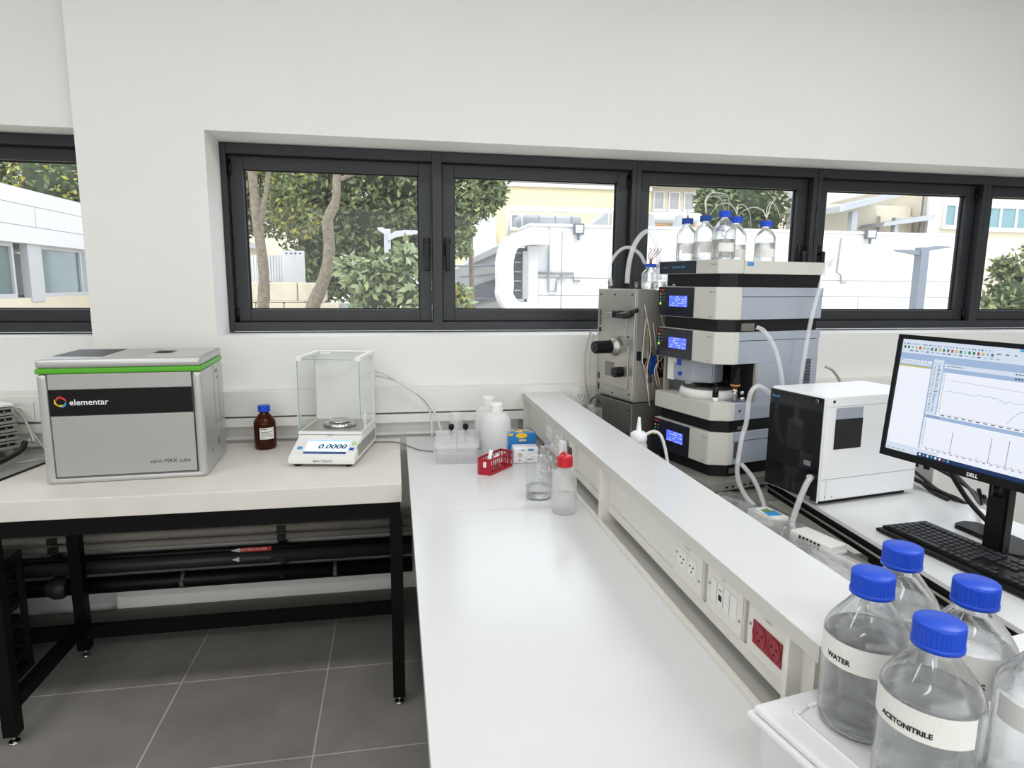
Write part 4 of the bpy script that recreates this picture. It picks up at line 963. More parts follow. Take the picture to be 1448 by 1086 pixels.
# local: screen plane spanned by -y (picture right) and tilted z ; faces -x
tilt = Matrix.Rotation(math.radians(5.26), 4, 'Y'); mw, mh = .556, .363
def MP(u, v, off=0.0): return tilt @ Vector((-off, -u, v))
def mbox(mb, u0, u1, v0, v1, o0, o1, bev=0):
    mb.box((-o1, -u1, v0), (-o0, -u0, v1), bev, Mx=tilt)
b = MB(); mbox(b, 0, mw, 0, mh, -.035, .0, .006); b.build('back_shell', 'satin', Mn)
b = MB(); bz = .013
mbox(b, 0, mw, 0, .022, .0003, .008, .002); mbox(b, 0, mw, mh-bz, mh, .0003, .008, .002); mbox(b, 0, bz, .022, mh-bz, .0003, .008, .002); mbox(b, mw-bz, mw, .022, mh-bz, .0003, .008, .002); b.build('bezel', 'satin', Mn)
text_mesh('DELL', .013, lambda x, y: MP(.262+x, .006+y, .0085), 'inkwhite', Mn, bold=.0005)
E0 = .0012
def emi(n, c, s=1.0):
    m = mat(n, c, .35, emit=s, spec=.3); m.node_tree.nodes['Principled BSDF'].inputs['Base Color'].default_value = (.01, .01, .012, 1); return m
SM = [emi('screen_white', '#f0f5ff', .95), emi('screen_pale', '#dce8f8', .9), emi('screen_blue', '#a9c2e6', .85), emi('screen_navy', '#16386c', .7), emi('screen_grey', '#7c8794', .6),
      emi('screen_green', '#3f9a5a', .6), emi('screen_red', '#c8505a', .7), emi('screen_yellow', '#d8c858', .8), emi('screen_purple', '#6a62b0', .7), emi('screen_cyan', '#59b7e0', .8)]
sx0, sx1, sy0, sy1 = bz, mw-bz, .022, mh-bz; SW = sx1-sx0; SH = sy1-sy0
b = MB()
def R(x0, x1, y0, y1, c, lv=1):   # fractions of the screen, y from the top
    b.m(c).quad([MP(sx0+x0*SW, sy1-y1*SH, E0+lv*.00012), MP(sx0+x1*SW, sy1-y1*SH, E0+lv*.00012), MP(sx0+x1*SW, sy1-y0*SH, E0+lv*.00012), MP(sx0+x0*SW, sy1-y0*SH, E0+lv*.00012)])
def Lq(pts, c, th=.0008, lv=6):
    P = [(sx0+x*SW, sy1-y*SH) for x, y in pts]
    for (x0, y0), (x1, y1) in zip(P, P[1:]):
        dx, dy = x1-x0, y1-y0; l = math.hypot(dx, dy) or 1; nx, ny = -dy/l*th/2, dx/l*th/2; o_ = E0+lv*.00012
        b.m(c).quad([MP(x0-nx, y0-ny, o_), MP(x1-nx, y1-ny, o_), MP(x1+nx, y1+ny, o_), MP(x0+nx, y0+ny, o_)])
R(0, 1, 0, 1, 0, 0); R(0, 1, 0, .022, 9, 1); R(0, .6, 0, .022, 1, 2); R(0, 1, .022, .12, 1, 1); R(0, 1, .12, .15, 2, 1)
rnd = random.Random(4)
for k in range(30): x = .01+k*.016; R(x, x+rnd.uniform(.004, .011), .032, .042, rnd.choice((4, 2, 4, 3)), 3)
for k in range(22): x = .012+k*.022; R(x, x+.012, .055, .08, rnd.choice((5, 6, 7, 2, 4, 5, 2)), 3)
for k in range(16): x = .05+k*.03; R(x, x+.018, .092, .102, rnd.choice((4, 2)), 3)
for k in range(10): R(.5+k*.04, .5+k*.04+rnd.uniform(.006, .02), .05, .06, 4, 3)
R(.0, .19, .15, .235, 2, 1); R(.005, .185, .175, .195, 0, 2); R(.005, .185, .20, .215, 1, 2)
for k in range(9): R(.01+k*.018, .01+k*.018+.01, .183, .189, 4, 3)
R(.0, .185, .225, .238, 7, 3); R(.0, .19, .24, .93, 0, 1); R(.188, .196, .15, .93, 2, 4)
R(.197, .25, .15, .62, 1, 1)
for k in range(34):
    R(.203, .203+rnd.uniform(.004, .012), .18+k*.0125, .186+k*.0125, rnd.choice((4, 7, 2)), 3); R(.222, .222+rnd.uniform(.008, .02), .18+k*.0125, .187+k*.0125, rnd.choice((2, 4, 2, 9)), 3)
R(.25, .256, .15, .62, 2, 4); R(.256, 1, .15, .18, 2, 2); R(.256, 1, .18, .215, 1, 2); R(.256, 1, .215, .25, 2, 2)
for k in range(7): R(.27+k*.012, .279+k*.012, .192, .20, 4, 3)
for k in range(6): R(.60+k*.015, .611+k*.015, .19, .20, 4, 3); R(.60+k*.013, .609+k*.013, .225, .235, 3, 3)
for k in range(22): R(.262, .262+.008, .26+k*.0155, .264+k*.0155, 4, 3)
for k in range(17): R(.28, 1, .27+k*.02, .2706+k*.02, 1, 2)
Lq([(.28, .31), (.99, .335)], 4, .0006)
y = .40; pts = []
for k in range(26): x = .28+k*.015; pts.append((x, .40+rnd.uniform(-.012, .012)+(.02 if k > 18 else 0)))
pts += [(.70, .40), (.78, .42), (.99, .425)]; Lq(pts, 2, .0012)
Lq([(.60, .585), (.625, .52), (.64, .49), (.655, .475), (.68, .47), (.70, .51), (.72, .545), (.74, .55), (.77, .53), (.79, .575), (.85, .585), (.99, .59)], 2, .0014)
R(.27, .99, .60, .6015, 4, 3)
for k in range(20): R(.28+k*.036, .28+k*.036+.02, .607, .616, 4, 3)
R(.196, 1, .625, .655, 2, 2)
for k in range(5): R(.21+k*.014, .219+k*.014, .635, .643, 4, 3)
for k in range(18): R(.203, .211, .67+k*.0135, .674+k*.0135, 4, 3)
for k in range(12): R(.22, 1, .68+k*.02, .6806+k*.02, 1, 2)
R(.215, 1, .912, .914, 4, 3)
for x, hgt in ((.36, .18), (.55, .20), (.63, .21), (.72, .21), (.85, .20), (.93, .1)): Lq([(x, .912), (x, .912-hgt)], 8, .0013)
for k in range(22): x = .23+k*.033; Lq([(x, .912), (x, .912-rnd.uniform(.005, .02))], 6 if k % 4 else 8, .0008); R(x, x+.012, .92, .926, 4, 3)
R(0, .30, .935, .962, 1, 2); R(0, 1, .965, 1, 3, 3); R(.0, .19, .965, 1, 1, 4)
for k in range(8): R(.20+k*.022, .211+k*.022, .972, .990, (0, 9, 0, 9, 0, 0, 6, 9)[k], 5)
for k in range(4): R(.01+k*.03, .025+k*.03, .978, .984, 4, 5)
b.build('screen', SM, Mn)
b = MB(); b.prism([(.080, -.265), (.118, -.265), (.118, -.318), (.080, -.318)], -.215, .16, bev=.006); b.box((.03, -.33, .08), (.08, -.22, .24), .004); b.cyl((.082, -.291, -.02), (.082, -.291, -.05), .014)
b.build('stand_column', 'satin', Mn)
Mi = Matrix.Rotation(math.radians(-10.44), 4, 'Z') @ Matrix.Translation((-1.444, -1.664, 0))
def w2(x, y): v = Mi @ Vector((x, y, 0)); return (v.x, v.y)
wing = [(1.648, 1.60), (1.664, 1.618), (1.70, 1.625), (1.735, 1.61), (1.745, 1.53), (1.745, 1.44), (1.725, 1.395), (1.66, 1.365), (1.625, 1.375), (1.603, 1.40), (1.625, 1.45), (1.648, 1.50), (1.652, 1.55)]
wing = [(x+.004, y-.02) for x, y in wing]
b = MB(); b.prism([w2(x, y) for x, y in wing][::-1], -.2195, -.207, bev=.003); b.build('stand_base', 'satin', Mn)

# keyboard
K = thing('keyboard', 'black full-size keyboard on the desk in front of the monitor', 'keyboard', (1.452, 1.148, .9005), 4.4)
kl, kw = .455, .160
b = MB(); b.box((-.022, 0, .002), (kw, kl, .012), .005).box((0, .002, .010), (kw, kl-.002, .018), .004); b.build('keyboard_base', 'satin', K)
kk = MB()
for r_ in range(6):
    x = kw-.022-r_*.0225-(.004 if r_ else 0); n = 15; y = kl-.012
    if r_ == 5: keys = [.022, .017, .020, .105, .020, .017, .017, .022]
    elif r_ == 0: keys = [.015]*15
    else: keys = [.018+.004*r_]+[.0155]*12+[.026]
    for kwid in keys:
        if y-kwid < kl-.285: break
        kk.box((x-.017, y-kwid, .0175), (x, y-.0015, .0225), .0015, 1); y -= kwid+.0025
    for q in range(3):
        if r_ in (1, 2, 5) or (r_ == 4 and q == 1) or r_ == 0: kk.box((x-.017, kl-.305-q*.0185, .0175), (x, kl-.290-q*.0185, .0225), .0015, 1)
    if r_: 
        for q in range(4): kk.box((x-.017, kl-.378-q*.0185, .0175), (x, kl-.363-q*.0185, .0225), .0015, 1)
kk.build('keys', mat('key_plastic', '#26272b', .5), K)
b = MB(); b.cyl((kw-.02, kl-.05, .0), (kw-.02, kl-.05, .003), .008); b.build('foot', 'black', K)

# cables behind the monitor
for k, (pts, lab) in enumerate((
    ([(1.80, 2.05, 1.02), (1.84, 1.95, .96), (1.87, 1.86, .91), (1.86, 1.78, .907)], 'black cable drooping beside the white instrument onto the desk'),
    ([(1.80, 2.08, .99), (1.90, 1.95, .98), (1.93, 1.80, .935), (1.80, 1.62, .955), (1.62, 1.47, 1.04)], 'black cable sagging from the white instrument to the monitor'),
    ([(1.80, 2.06, 1.01), (1.90, 1.92, 1.0), (1.85, 1.75, .975), (1.70, 1.55, .985), (1.60, 1.47, 1.06)], 'second black cable sagging to the monitor'),
    ([(1.78, 2.06, .955), (1.84, 1.93, .93), (1.865, 1.84, .912), (1.87, 1.78, .907), (1.93, 1.72, .85)], 'black cable bundle lying over the desk rear edge'),
    ([(1.78, 2.09, .94), (1.86, 1.97, .925), (1.85, 1.88, .909), (1.84, 1.80, .906)], 'short black cable lying behind the white instrument'),
    ([(1.55, 1.52, 1.10), (1.60, 1.50, 1.02), (1.64, 1.46, .96), (1.66, 1.43, .92)], 'straight black cable from monitor down to its stand'))):
    cable('black_cable', lab, pts, .0055 if k < 3 else .007, 'cable')
o = thing('socket_block', 'white socket block behind the black cables at the desk rear', 'socket', (1.93, 2.02, .93), 10)
b = MB(); b.box((0, -.05, -.03), (.03, .05, .08), .003); b.build('socket_case', 'offwhite', o)
b = MB()
for q in range(2): b.box((-.001, -.035+q*.045, .02), (0.0005, -.01+q*.045, .05))
b.build('socket', 'gcore', o)

# ------------------------------------------------------------------ container with reagent bottles in front
Fb = thing('storage_container', 'cloudy plastic storage container with white lid at the near end of the counter', 'container', (.497, .782, .9), 10)
b = MB(); b.box((.012, -.40, .0), (.60, -.012, .095), .012, 3); b.build('container_body', 'boxbody', Fb)
b = MB(); b.box((0, -.41, .094), (.61, 0, .104), .004, 3); b.box((.006, -.404, .104), (.604, -.006, .116), .008, 3); b.build('lid', 'frost', Fb)
b = MB(); lo = .028
path = [(.06, -.035), (.57, -.035), (.57, -.37), (.045, -.37), (.040, -.10), (.06, -.035)]
b.tube([(x, y, .1165) for x, y in ((.075, -.038), (.3, -.038), (.54, -.038), (.565, -.06), (.565, -.35), (.54, -.372), (.07, -.372), (.045, -.35), (.045, -.07), (.055, -.045), (.075, -.038))], .0035, 8, 4); b.build('lid_rib', 'frost', Fb)
b = MB(); b.box((-.012, -.09, .006), (.011, -.055, .03), .005); b.build('latch', 'black', Fb)
zt = 1.0165
fb = [((.628, .715), 'clear glass reagent bottle labelled WATER with blue cap', -146, -184, (2.27, .036, 'WATER', .0100)),
      ((.612, .590), 'clear glass reagent bottle labelled ACETONITRILE with blue cap', -149, -190, (2.34, .036, 'ACETONITRILE', .0086)),
      ((.735, .785), 'full clear reagent bottle with blue cap directly behind the WATER bottle', -120, 0, (1.4, .03, '', .01)),
      ((.742, .668), 'clear reagent bottle with blue cap behind ACETONITRILE, label edge ending in S', -128, -121, (1.5, .055, 'S', .013)),
      ((.745, .560), 'clear reagent bottle with blue cap cut by the right picture edge', -150, 0, (1.7, .03, '', .01))]
for (x, y), lab, face, ts_, let in fb:
    bottle(lab, (x, y, zt), .0545, .224, .0215, .0268, .62, 'blue-capped reagent bottles on the container', real=True, lettering=let, face=face, tstart=ts_, labelz=.118)

# ------------------------------------------------------------------ outside
M['ext_white'] = mat('white_render', '#d2d3d4', .8, noise=.02, nscale=1.2)
M['ext_cream'] = mat('cream_render', '#cfc6b2', .8, noise=.03, nscale=.8)
M['ext_yellow'] = mat('pale_yellow_render', '#d8cca8', .8, noise=.03, nscale=.8)
M['ext_grey'] = mat('grey_metal_sheet', '#a4a6a8', .5, .3, noise=.08, nscale=3)
M['ext_dgrey'] = mat('dark_grey_metal', '#5d6268', .6, noise=.1, nscale=4)
M['ext_line'] = mat('joint_grey', '#8f9091', .8)
M['ext_glass'] = mat('blue_green_glass', '#5f7274', .1, noise=.12, nscale=2)
M['ext_teal'] = mat('teal_glass', '#6f9095', .12, noise=.08, nscale=2)
M['ext_frame'] = mat('grey_window_frame', '#b3b4b8', .5)
M['bark'] = mat('tree_bark', '#766c5e', .9, noise=.38, nscale=28, bump=.6, bscale=30)
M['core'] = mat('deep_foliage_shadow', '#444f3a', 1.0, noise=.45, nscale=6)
M['leafA'] = mat('olive_leaf', '#6f7b52', .7); M['leafB'] = mat('dark_leaf', '#4c5a40', .7); M['leafC'] = mat('light_leaf', '#8e9868', .7)
M['leafD'] = mat('pale_big_leaf', '#93a077', .5); M['leafE'] = mat('yellow_leaf', '#a8a045', .6); M['leafF'] = mat('mid_big_leaf', '#748660', .5)
M['stonewall'] = mat('limestone_block', '#c2b8a4', .85, noise=.1, nscale=3)
M['lamp'] = mat('lamp_post_grey', '#7c828d', .5, .2); M['lampw'] = mat('lamp_post_pale', '#c3c6cb', .5, .2)
M['paving'] = mat('outdoor_paving', '#cfc8ba', .85, noise=.06, nscale=2)

b = MB(); b.box((-30, 3.45, -.5), (45, 60, -.3)); b.build('ground', 'paving', None, kind='structure')
def leaves(mb, clusters, n, size, mats_n, rnd, flatz=.75):
    for (x, y, z, rx, ry, rz) in clusters:
        for _ in range(n):
            while True:
                p = Vector((rnd.uniform(-1, 1), rnd.uniform(-1, 1), rnd.uniform(-1, 1)))
                if .25 < p.length < 1: break
            q = Vector((x+p.x*rx, y+p.y*ry, z+p.z*rz)); s = size*rnd.uniform(.6, 1.3)
            d = Vector((rnd.gauss(0, 1), rnd.gauss(0, 1), rnd.gauss(-.3, .8))).normalized(); e = d.cross(Vector((rnd.gauss(0, 1), rnd.gauss(0, 1), rnd.gauss(0, 1)))).normalized()
            mb.m(rnd.choice(mats_n)); mb.quad([q, q+d*s*.5+e*s*.22, q+d*s, q+d*s*.5-e*s*.22])
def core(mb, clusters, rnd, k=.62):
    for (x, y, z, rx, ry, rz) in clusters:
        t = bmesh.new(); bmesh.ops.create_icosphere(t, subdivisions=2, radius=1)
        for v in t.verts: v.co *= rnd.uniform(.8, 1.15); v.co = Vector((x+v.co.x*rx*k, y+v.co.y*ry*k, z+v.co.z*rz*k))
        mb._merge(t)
def tree(name, label, loc, trunk, clusters, n, size, mats, seed, cat='tree', corek=.62, branches=(), ids=(0, 0, 1, 2), loc_core=True):
    """clusters, trunk in world coordinates"""
    rnd = random.Random(seed); o = thing(name, label, cat, loc)
    off = Vector(loc)
    if trunk:
        b = MB(); b.tube([Vector(p)-off for p in trunk[0]], trunk[1], 12)
        for br in branches: b.tube([Vector(p)-off for p in br[0]], br[1], 8)
        b.build('trunk', 'bark', o)
    cl = [(c[0]-off.x, c[1]-off.y, c[2]-off.z, *c[3:]) for c in clusters]
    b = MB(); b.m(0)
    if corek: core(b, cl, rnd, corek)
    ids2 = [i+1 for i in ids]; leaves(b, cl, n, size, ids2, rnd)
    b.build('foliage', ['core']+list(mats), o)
    return o
def polar(a, s, Y): return (a*Y, Y, 1.62+s*Y)   # bearing tangent, slope, distance -> point

# the two trees seen through the first big window
c1 = [(*polar(a, s, Y), rx, ry, rz) for a, s, Y, rx, ry, rz in (
    (-.20, .17, 9, .9, .8, .6), (-.13, .16, 9, .9, .8, .6), (-.05, .17, 9, .9, .8, .6), (.03, .16, 9, .9, .8, .6), (-.16, .105, 9.3, .55, .7, .42), (-.09, .10, 9.5, .7, .7, .5), (-.02, .10, 9.3, .8, .7, .5), (.045, .10, 9.2, .6, .6, .5),
    (-.10, .05, 10, .6, .6, .45), (-.03, .05, 9.8, .7, .6, .5), (.03, .05, 9.8, .6, .6, .5), (-.10, .01, 10.2, .5, .5, .4), (-.04, .0, 10, .6, .5, .5), (-.24, .13, 9, .4, .6, .6), (-.22, .09, 9.2, .25, .4, .3))]
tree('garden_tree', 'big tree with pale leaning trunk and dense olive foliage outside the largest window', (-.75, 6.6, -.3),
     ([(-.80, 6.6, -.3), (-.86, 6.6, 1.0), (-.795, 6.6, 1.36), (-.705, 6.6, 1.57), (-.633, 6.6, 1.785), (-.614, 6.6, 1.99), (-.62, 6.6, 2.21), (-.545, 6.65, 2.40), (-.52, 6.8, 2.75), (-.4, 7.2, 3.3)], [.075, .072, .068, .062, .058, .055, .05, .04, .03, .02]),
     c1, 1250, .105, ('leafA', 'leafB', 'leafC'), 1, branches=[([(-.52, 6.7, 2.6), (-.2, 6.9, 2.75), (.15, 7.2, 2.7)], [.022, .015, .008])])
tree('garden_tree', 'upright brown trunk and foliage near the left edge of the largest window', (-1.33, 7, -.3),
     ([(-1.36, 7, -.3), (-1.335, 7, 1.2), (-1.31, 7, 1.62), (-1.315, 7, 1.85), (-1.335, 7, 2.1), (-1.36, 7, 2.5), (-1.40, 7.1, 3.1)], [.06, .058, .052, .05, .052, .045, .03]),
     [(*polar(-.205, .19, 7.6), .45, .4, .32), (*polar(-.15, .175, 7.6), .4, .4, .3), (*polar(-.155, .115, 7.7), .22, .25, .28), (*polar(-.13, .09, 7.8), .2, .2, .2)], 800, .075, ('leafA', 'leafC', 'leafE'), 2, corek=.3, ids=(0, 0, 0, 1, 2),
     branches=[([(-1.335, 7, 2.15), (-1.26, 7, 2.45), (-1.2, 7.1, 2.9)], [.035, .025, .015])])
tree('garden_tree', 'thin hanging foliage at the left edge of the second big window', (1.0, 8.3, -.3), ([(1.0, 8.3, -.3), (.98, 8.3, 1.5), (.95, 8.3, 2.6), (.9, 8.3, 3.3)], [.03, .03, .025, .02]),
     [(*polar(.10, .165, 8), .38, .3, .30), (*polar(.14, .155, 8), .28, .3, .22), (*polar(.095, .12, 8), .30, .3, .28), (*polar(.135, .125, 8), .20, .2, .2), (*polar(.105, .09, 8), .16, .2, .22), (*polar(.103, .06, 8), .11, .15, .15), (*polar(.155, .135, 8), .12, .15, .14)], 330, .10, ('leafA', 'leafB', 'leafC'), 3, corek=.4, ids=(0, 0, 1, 2))
tree('leafy_bush', 'pale green broad-leaved bush around the lamp post outside the largest window', (-.1, 5.6, -.3), ([(-.1, 5.6, -.3), (-.08, 5.6, .6), (-.05, 5.6, 1.2)], [.03, .025, .015]),
     [(*polar(-.045, .01, 5.6), .17, .2, .16), (*polar(-.01, .015, 5.6), .2, .2, .2), (*polar(.025, .03, 5.5), .16, .2, .17), (*polar(-.02, -.03, 5.6), .3, .2, .2), (*polar(-.065, .02, 5.7), .09, .1, .10), (*polar(.03, -.02, 5.5), .2, .2, .2), (*polar(-.01, -.08, 5.6), .4, .3, .3)], 230, .09, ('leafD', 'leafF', 'leafC'), 4, cat='bush', corek=.55)
tree('leafy_bush', 'small yellow-green bush tip at the lower left of the second big window', (.58, 6, -.3), ([(.58, 6, -.3), (.60, 6, .8), (.61, 6, 1.4)], [.02, .018, .01]),
     [(*polar(.10, -.02, 6), .10, .12, .12), (*polar(.097, -.05, 6), .14, .15, .14)], 150, .09, ('leafD', 'leafE', 'leafF'), 5, cat='bush', corek=.5)
# stone wall, fence, far house
o = thing('stone_wall', 'low limestone block wall behind the tree trunks', 'wall', (-1.5, 8.2, -.3))
b = MB(); b.m(0)
for r_ in range(8):
    for k in range(6):
        z = r_*.24; x = -.75+k*.32+(.16 if r_ % 2 else 0)
        if z+.24 > 1.95-.14*max(0, k-3): continue
        b.box((x, -.15, z+.008), (x+.312, .15, z+.232), .012, 1)
b.m(1).box((-.74, -.12, 0), (1.1, .14, 1.66)); b.build('blockwork', ['stonewall', 'ext_line'], o)
o = thing('white_fence', 'white corrugated fence panel above the stone wall', 'fence', (-1.62, 8.7, 1.45))
b = MB()
for k in range(14): b.box((-.25+k*.034, -.01, 0), (-.225+k*.034, .012, .50))
b.box((-.25, .0, 0), (.22, .008, .50)).box((.22, -.02, .0), (.50, .02, .56), .01); b.build('fence_panel', 'ext_white', o)
b = MB()
for k in range(4): b.box((.27+k*.055, -.022, .515), (.295+k*.055, -.019, .535))
b.box((-.02, -.03, .05), (.07, -.012, .18)); b.build('dark_opening', 'ext_dgrey', o)
o = thing('garden_house', 'small cream house with grey roof glimpsed beyond the left tree trunk', 'house', (-2.95, 14, -.3))
b = MB(); b.box((-1.2, 0, 0), (.9, 3, 3.3)); b.build('house_wall', 'ext_cream', o)
b = MB(); b.prism([(-1.4, 2.9), (.3, 2.55), (.3, 2.65), (-1.4, 3.05)], -.4, 0, Matrix(((1, 0, 0, 0), (0, 0, 1, 0), (0, 1, 0, 0), (0, 0, 0, 1)))); b.build('roof', 'ext_grey', o)
b = MB(); b.box((-.35, -.3, 0), (-.27, -.22, 2.7)); b.build('post', 'ext_white', o)

def lamp_post(label, x, y, ztop, w, m, arms):
    o = thing('lamp_post', label, 'lamp post', (x, y, -.3))
    b = MB(); b.box((-w/2, -w/2, 0), (w/2, w/2, ztop+.3), .008); b.build('pole', m, o)
    for sgn, ln, dz in arms:
        b = MB(); h = ztop+.3
        b.prism([(0, h-.14+dz), (sgn*ln*.25, h-.10+dz), (sgn*ln, h-.055+dz), (sgn*ln, h-.04+dz), (sgn*ln*.5, h-.035+dz), (sgn*ln*.2, h-.05+dz), (0, h-.10+dz)], -.045, .045, Matrix(((1, 0, 0, 0), (0, 0, 1, 0), (0, 1, 0, 0), (0, 0, 0, 1)))); b.build('lamp_arm', m, o)
lamp_post('pale lamp post rising from the bush outside the largest window', -.055, 6.3, 2.115, .062, 'lampw', ((1, .34, .03), (-1, .09, .05)))
lamp_post('grey lamp post with two curved arms outside the fourth big window', 7.28, 8, 2.165, .13, 'lamp', ((-1, .42, .0), (1, .42, .06)))

# white flat-roofed hall seen in the left window
o = thing('white_hall', 'long white hall with a strip of green-grey windows seen in the left window', 'building', (-6, 14, -.3))
b = MB(); b.m(0).box((-2.5, -7, 0), (0, 2.6, 1.62)).m(1).box((-2.5, -7, 2.51), (.06, 2.6, 3.39)); b.build('hall_wall', ['ext_cream', 'ext_white'], o)
b = MB(); b.box((.0605, -7, 2.785), (.063, 2.6, 2.795)).box((.0605, -7, 3.125), (.063, 2.6, 3.135)).box((.0605, -1.6, 2.8), (.063, -1.59, 3.12)); b.build('cladding_joint', 'ext_line', o)
for y0 in (-6.6, -4.3, -1.40):
    f = MB(); f.box((-.08, y0, 1.62), (-.02, y0+2.1, 1.69)).box((-.08, y0, 2.44), (-.02, y0+2.1, 2.51)).box((-.08, y0, 1.69), (-.02, y0+.06, 2.44)).box((-.08, y0+2.04, 1.69), (-.02, y0+2.1, 2.44)).box((-.08, y0+1.45, 1.69), (-.02, y0+1.50, 2.44)); f = f.build('window', 'ext_frame', o)
    g = MB(); g.box((-.07, y0+.06, 1.69), (-.06, y0+2.04, 2.44)); g.build('pane', 'ext_glass', f)
b = MB()
for y0 in (-4.5, -1.86, .72, 2.3): b.box((-.1, y0, 1.55), (.02, y0+.42 if y0 == -1.86 else y0+.25, 2.51))
b.build('pillar', 'ext_frame', o)
b = MB(); b.box((-2.4, -7, 1.62), (-2.3, 2.6, 2.5)); b.build('inner_wall', 'ext_dgrey', o)
tree('hillside_tree', 'tree with yellow-green foliage above the white hall roof in the left window', (-9.8, 17.5, -.3), ([(-9.8, 17.5, -.3), (-9.7, 17.5, 3)], [.2, .15]),
     [(-11.2+k*1.0, 18+.9*(k % 3), 3.7+.5*(k % 2), .95, .8, .9) for k in range(6)]+[(-10.5+k*1.1, 19, 5.0, 1, .8, .8) for k in range(4)]+[(-7.6, 19, 3.4, .8, .8, 1.0), (-6.8, 19.5, 3.9, .9, .8, 1.1)], 900, .17, ('leafA', 'leafE', 'leafB'), 6, corek=.7, ids=(0, 0, 1, 2))

# big white wall with pipes
o = thing('white_block_building', 'low bright white rendered building filling the middle windows', 'building', (2.5, 12, -.3))
b = MB(); b.box((0, 0, 0), (9.3, 1.2, 2.98)); b.build('building_wall', 'ext_white', o)
b = MB(); b.box((-.01, -.03, 2.98), (9.32, 1.22, 3.03)); b.build('parapet', 'ext_white', o)
b = MB(); b.box((.0, -.006, 2.03), (9.3, -.001, 2.045)).box((0, -.006, 1.70), (9.3, -.001, 1.712)).box((.62, -.006, .0), (.635, -.001, 2.9)).box((3.1, -.006, 0), (3.112, -.001, 1.7)).box((7.0, -.006, 0), (7.012, -.001, 1.7)); b.build('wall_joint', 'ext_line', o)
b = MB()
b.tube([(0, -.05, 2.12), (.85, -.05, 2.12), (.85, -.05, 1.98), (.98, -.05, 1.98)], .022, 8, straight=True)
b.tube([(.36, -.06, 2.95), (.36, -.06, 1.78), (.50, -.06, 1.78), (.52, -.06, 2.0), (.72, -.06, 2.05)], .02, 8, straight=True)
b.tube([(6.46, -.05, 2.9), (6.42, -.05, 2.2), (6.52, -.05, 2.15), (6.55, -.05, 1.98), (6.66, -.05, 2.0)], .018, 8, straight=True); b.build('drain_pipe', 'ext_line', o)
def floodlight(label, x, y, z, w, h, t=0):
    o = thing('floodlight', label, 'floodlight', (x, y, z), t)
    b = MB(); b.box((-w/2, -.05, 0), (w/2, .03, h), .01); b.build('lamp_housing', 'ext_dgrey', o)
    b = MB(); b.box((-w/2+.03, -.056, h*.35), (w/2-.03, -.0505, h-.03)).box((-w/2+.03, -.056, .03), (w/2-.03, -.0505, h*.30)); b.build('lamp_glass', 'ext_white', o)
    b = MB(); b.box((-.02, -.02, -.1), (.02, .02, 0)); b.build('bracket', 'ext_dgrey', o)
floodlight('square grey floodlight on the white building, seen in the second big window', 3.42, 11.92, 2.54, .2, .2)
floodlight('square grey floodlight on the parapet, seen in the fourth big window', 9.58, 11.9, 2.58, .21, .19, -10)
# ventilation plant
o = thing('ventilation_duct', 'large white C-shaped ventilation duct beside the white building', 'duct', (2.2, 11.7, 1.6))
def dpath(pts, w, d, m, nm):
    b = MB(); P = [Vector(p) for p in pts]; out = []
    for i in range(len(P)-1):
        p0 = P[max(i-1, 0)]; p1 = P[i]; p2 = P[i+1]; p3 = P[min(i+2, len(P)-1)]
        for k in range(6):
            u = k/6; out.append(.5*((2*p1)+(p2-p0)*u+(2*p0-5*p1+4*p2-p3)*u*u+(3*p1-p0-3*p2+p3)*u**3))
    out.append(P[-1]); R_ = []
    for i, p in enumerate(out):
        dv = (out[min(i+1, len(out)-1)]-out[max(i-1, 0)]).normalized(); n = Vector((-dv.z, 0, dv.x))
        R_.append([b.bm.verts.new(p+n*w/2+Vector((0, s*d/2, 0))) for s in (-1, 1)]+[b.bm.verts.new(p-n*w/2+Vector((0, s*d/2, 0))) for s in (1, -1)])
    for A, B in zip(R_, R_[1:]):
        for k in range(4): b.bm.faces.new((A[k], A[(k+1) % 4], B[(k+1) % 4], B[k]))
    b.bm.faces.new(R_[0]); b.bm.faces.new(R_[-1]); bmesh.ops.recalc_face_normals(b.bm, faces=b.bm.faces); return b.build(nm, m, o)
dpath([(.55, 0, .84), (.20, 0, .84), (-.10, 0, .74), (-.22, 0, .45), (-.22, 0, .0), (-.22, 0, -.20), (-.08, 0, -.40), (.10, 0, -.44), (.35, 0, -.44)], .26, .5, 'ext_white', 'duct_run')
b = MB(); b.box((-.03, .05, -.26), (.18, .28, .66)); b.build('grille_box', 'ext_dgrey', o)
b = MB()
for k in range(5): b.box((-.03, .03, -.12+k*.17), (.10, .049, -.09+k*.17))
b.box((.10, -.10, -.26), (.20, .1, .60)); b.build('grille_bar', 'ext_grey', o)
b = MB(); b.box((.20, .0, -1.8), (.40, .28, .70)); b.build('pier', 'ext_white', o)
o = thing('plant_shed', 'grey metal plant shed with louvres and sloping roof left of the duct', 'shed', (1.2, 13.4, -.3))
XZ = Matrix(((1, 0, 0, 0), (0, 0, 1, 0), (0, 1, 0, 0), (0, 0, 0, 1)))
b = MB(); b.prism([(.05, 0), (1.45, 0), (1.45, 2.9), (1.1, 2.75), (.05, 2.2)], 0, 1, XZ); b.build('shed_wall', 'ext_grey', o)
b = MB(); b.prism([(.35, 2.30), (2.0, 3.05), (2.0, 3.2), (.35, 2.42)], -.12, 1.2, XZ); b.build('roof', 'ext_grey', o)
b = MB(); b.prism([(.1, 1.75), (.98, 2.05), (.98, 1.65), (.3, 1.45)], -.06, -.01, XZ)
for k in range(8): b.box((.42+k*.13, -.05, 0), (.46+k*.13, -.01, 1.3))
b.build('dark_lattice', 'ext_dgrey', o)
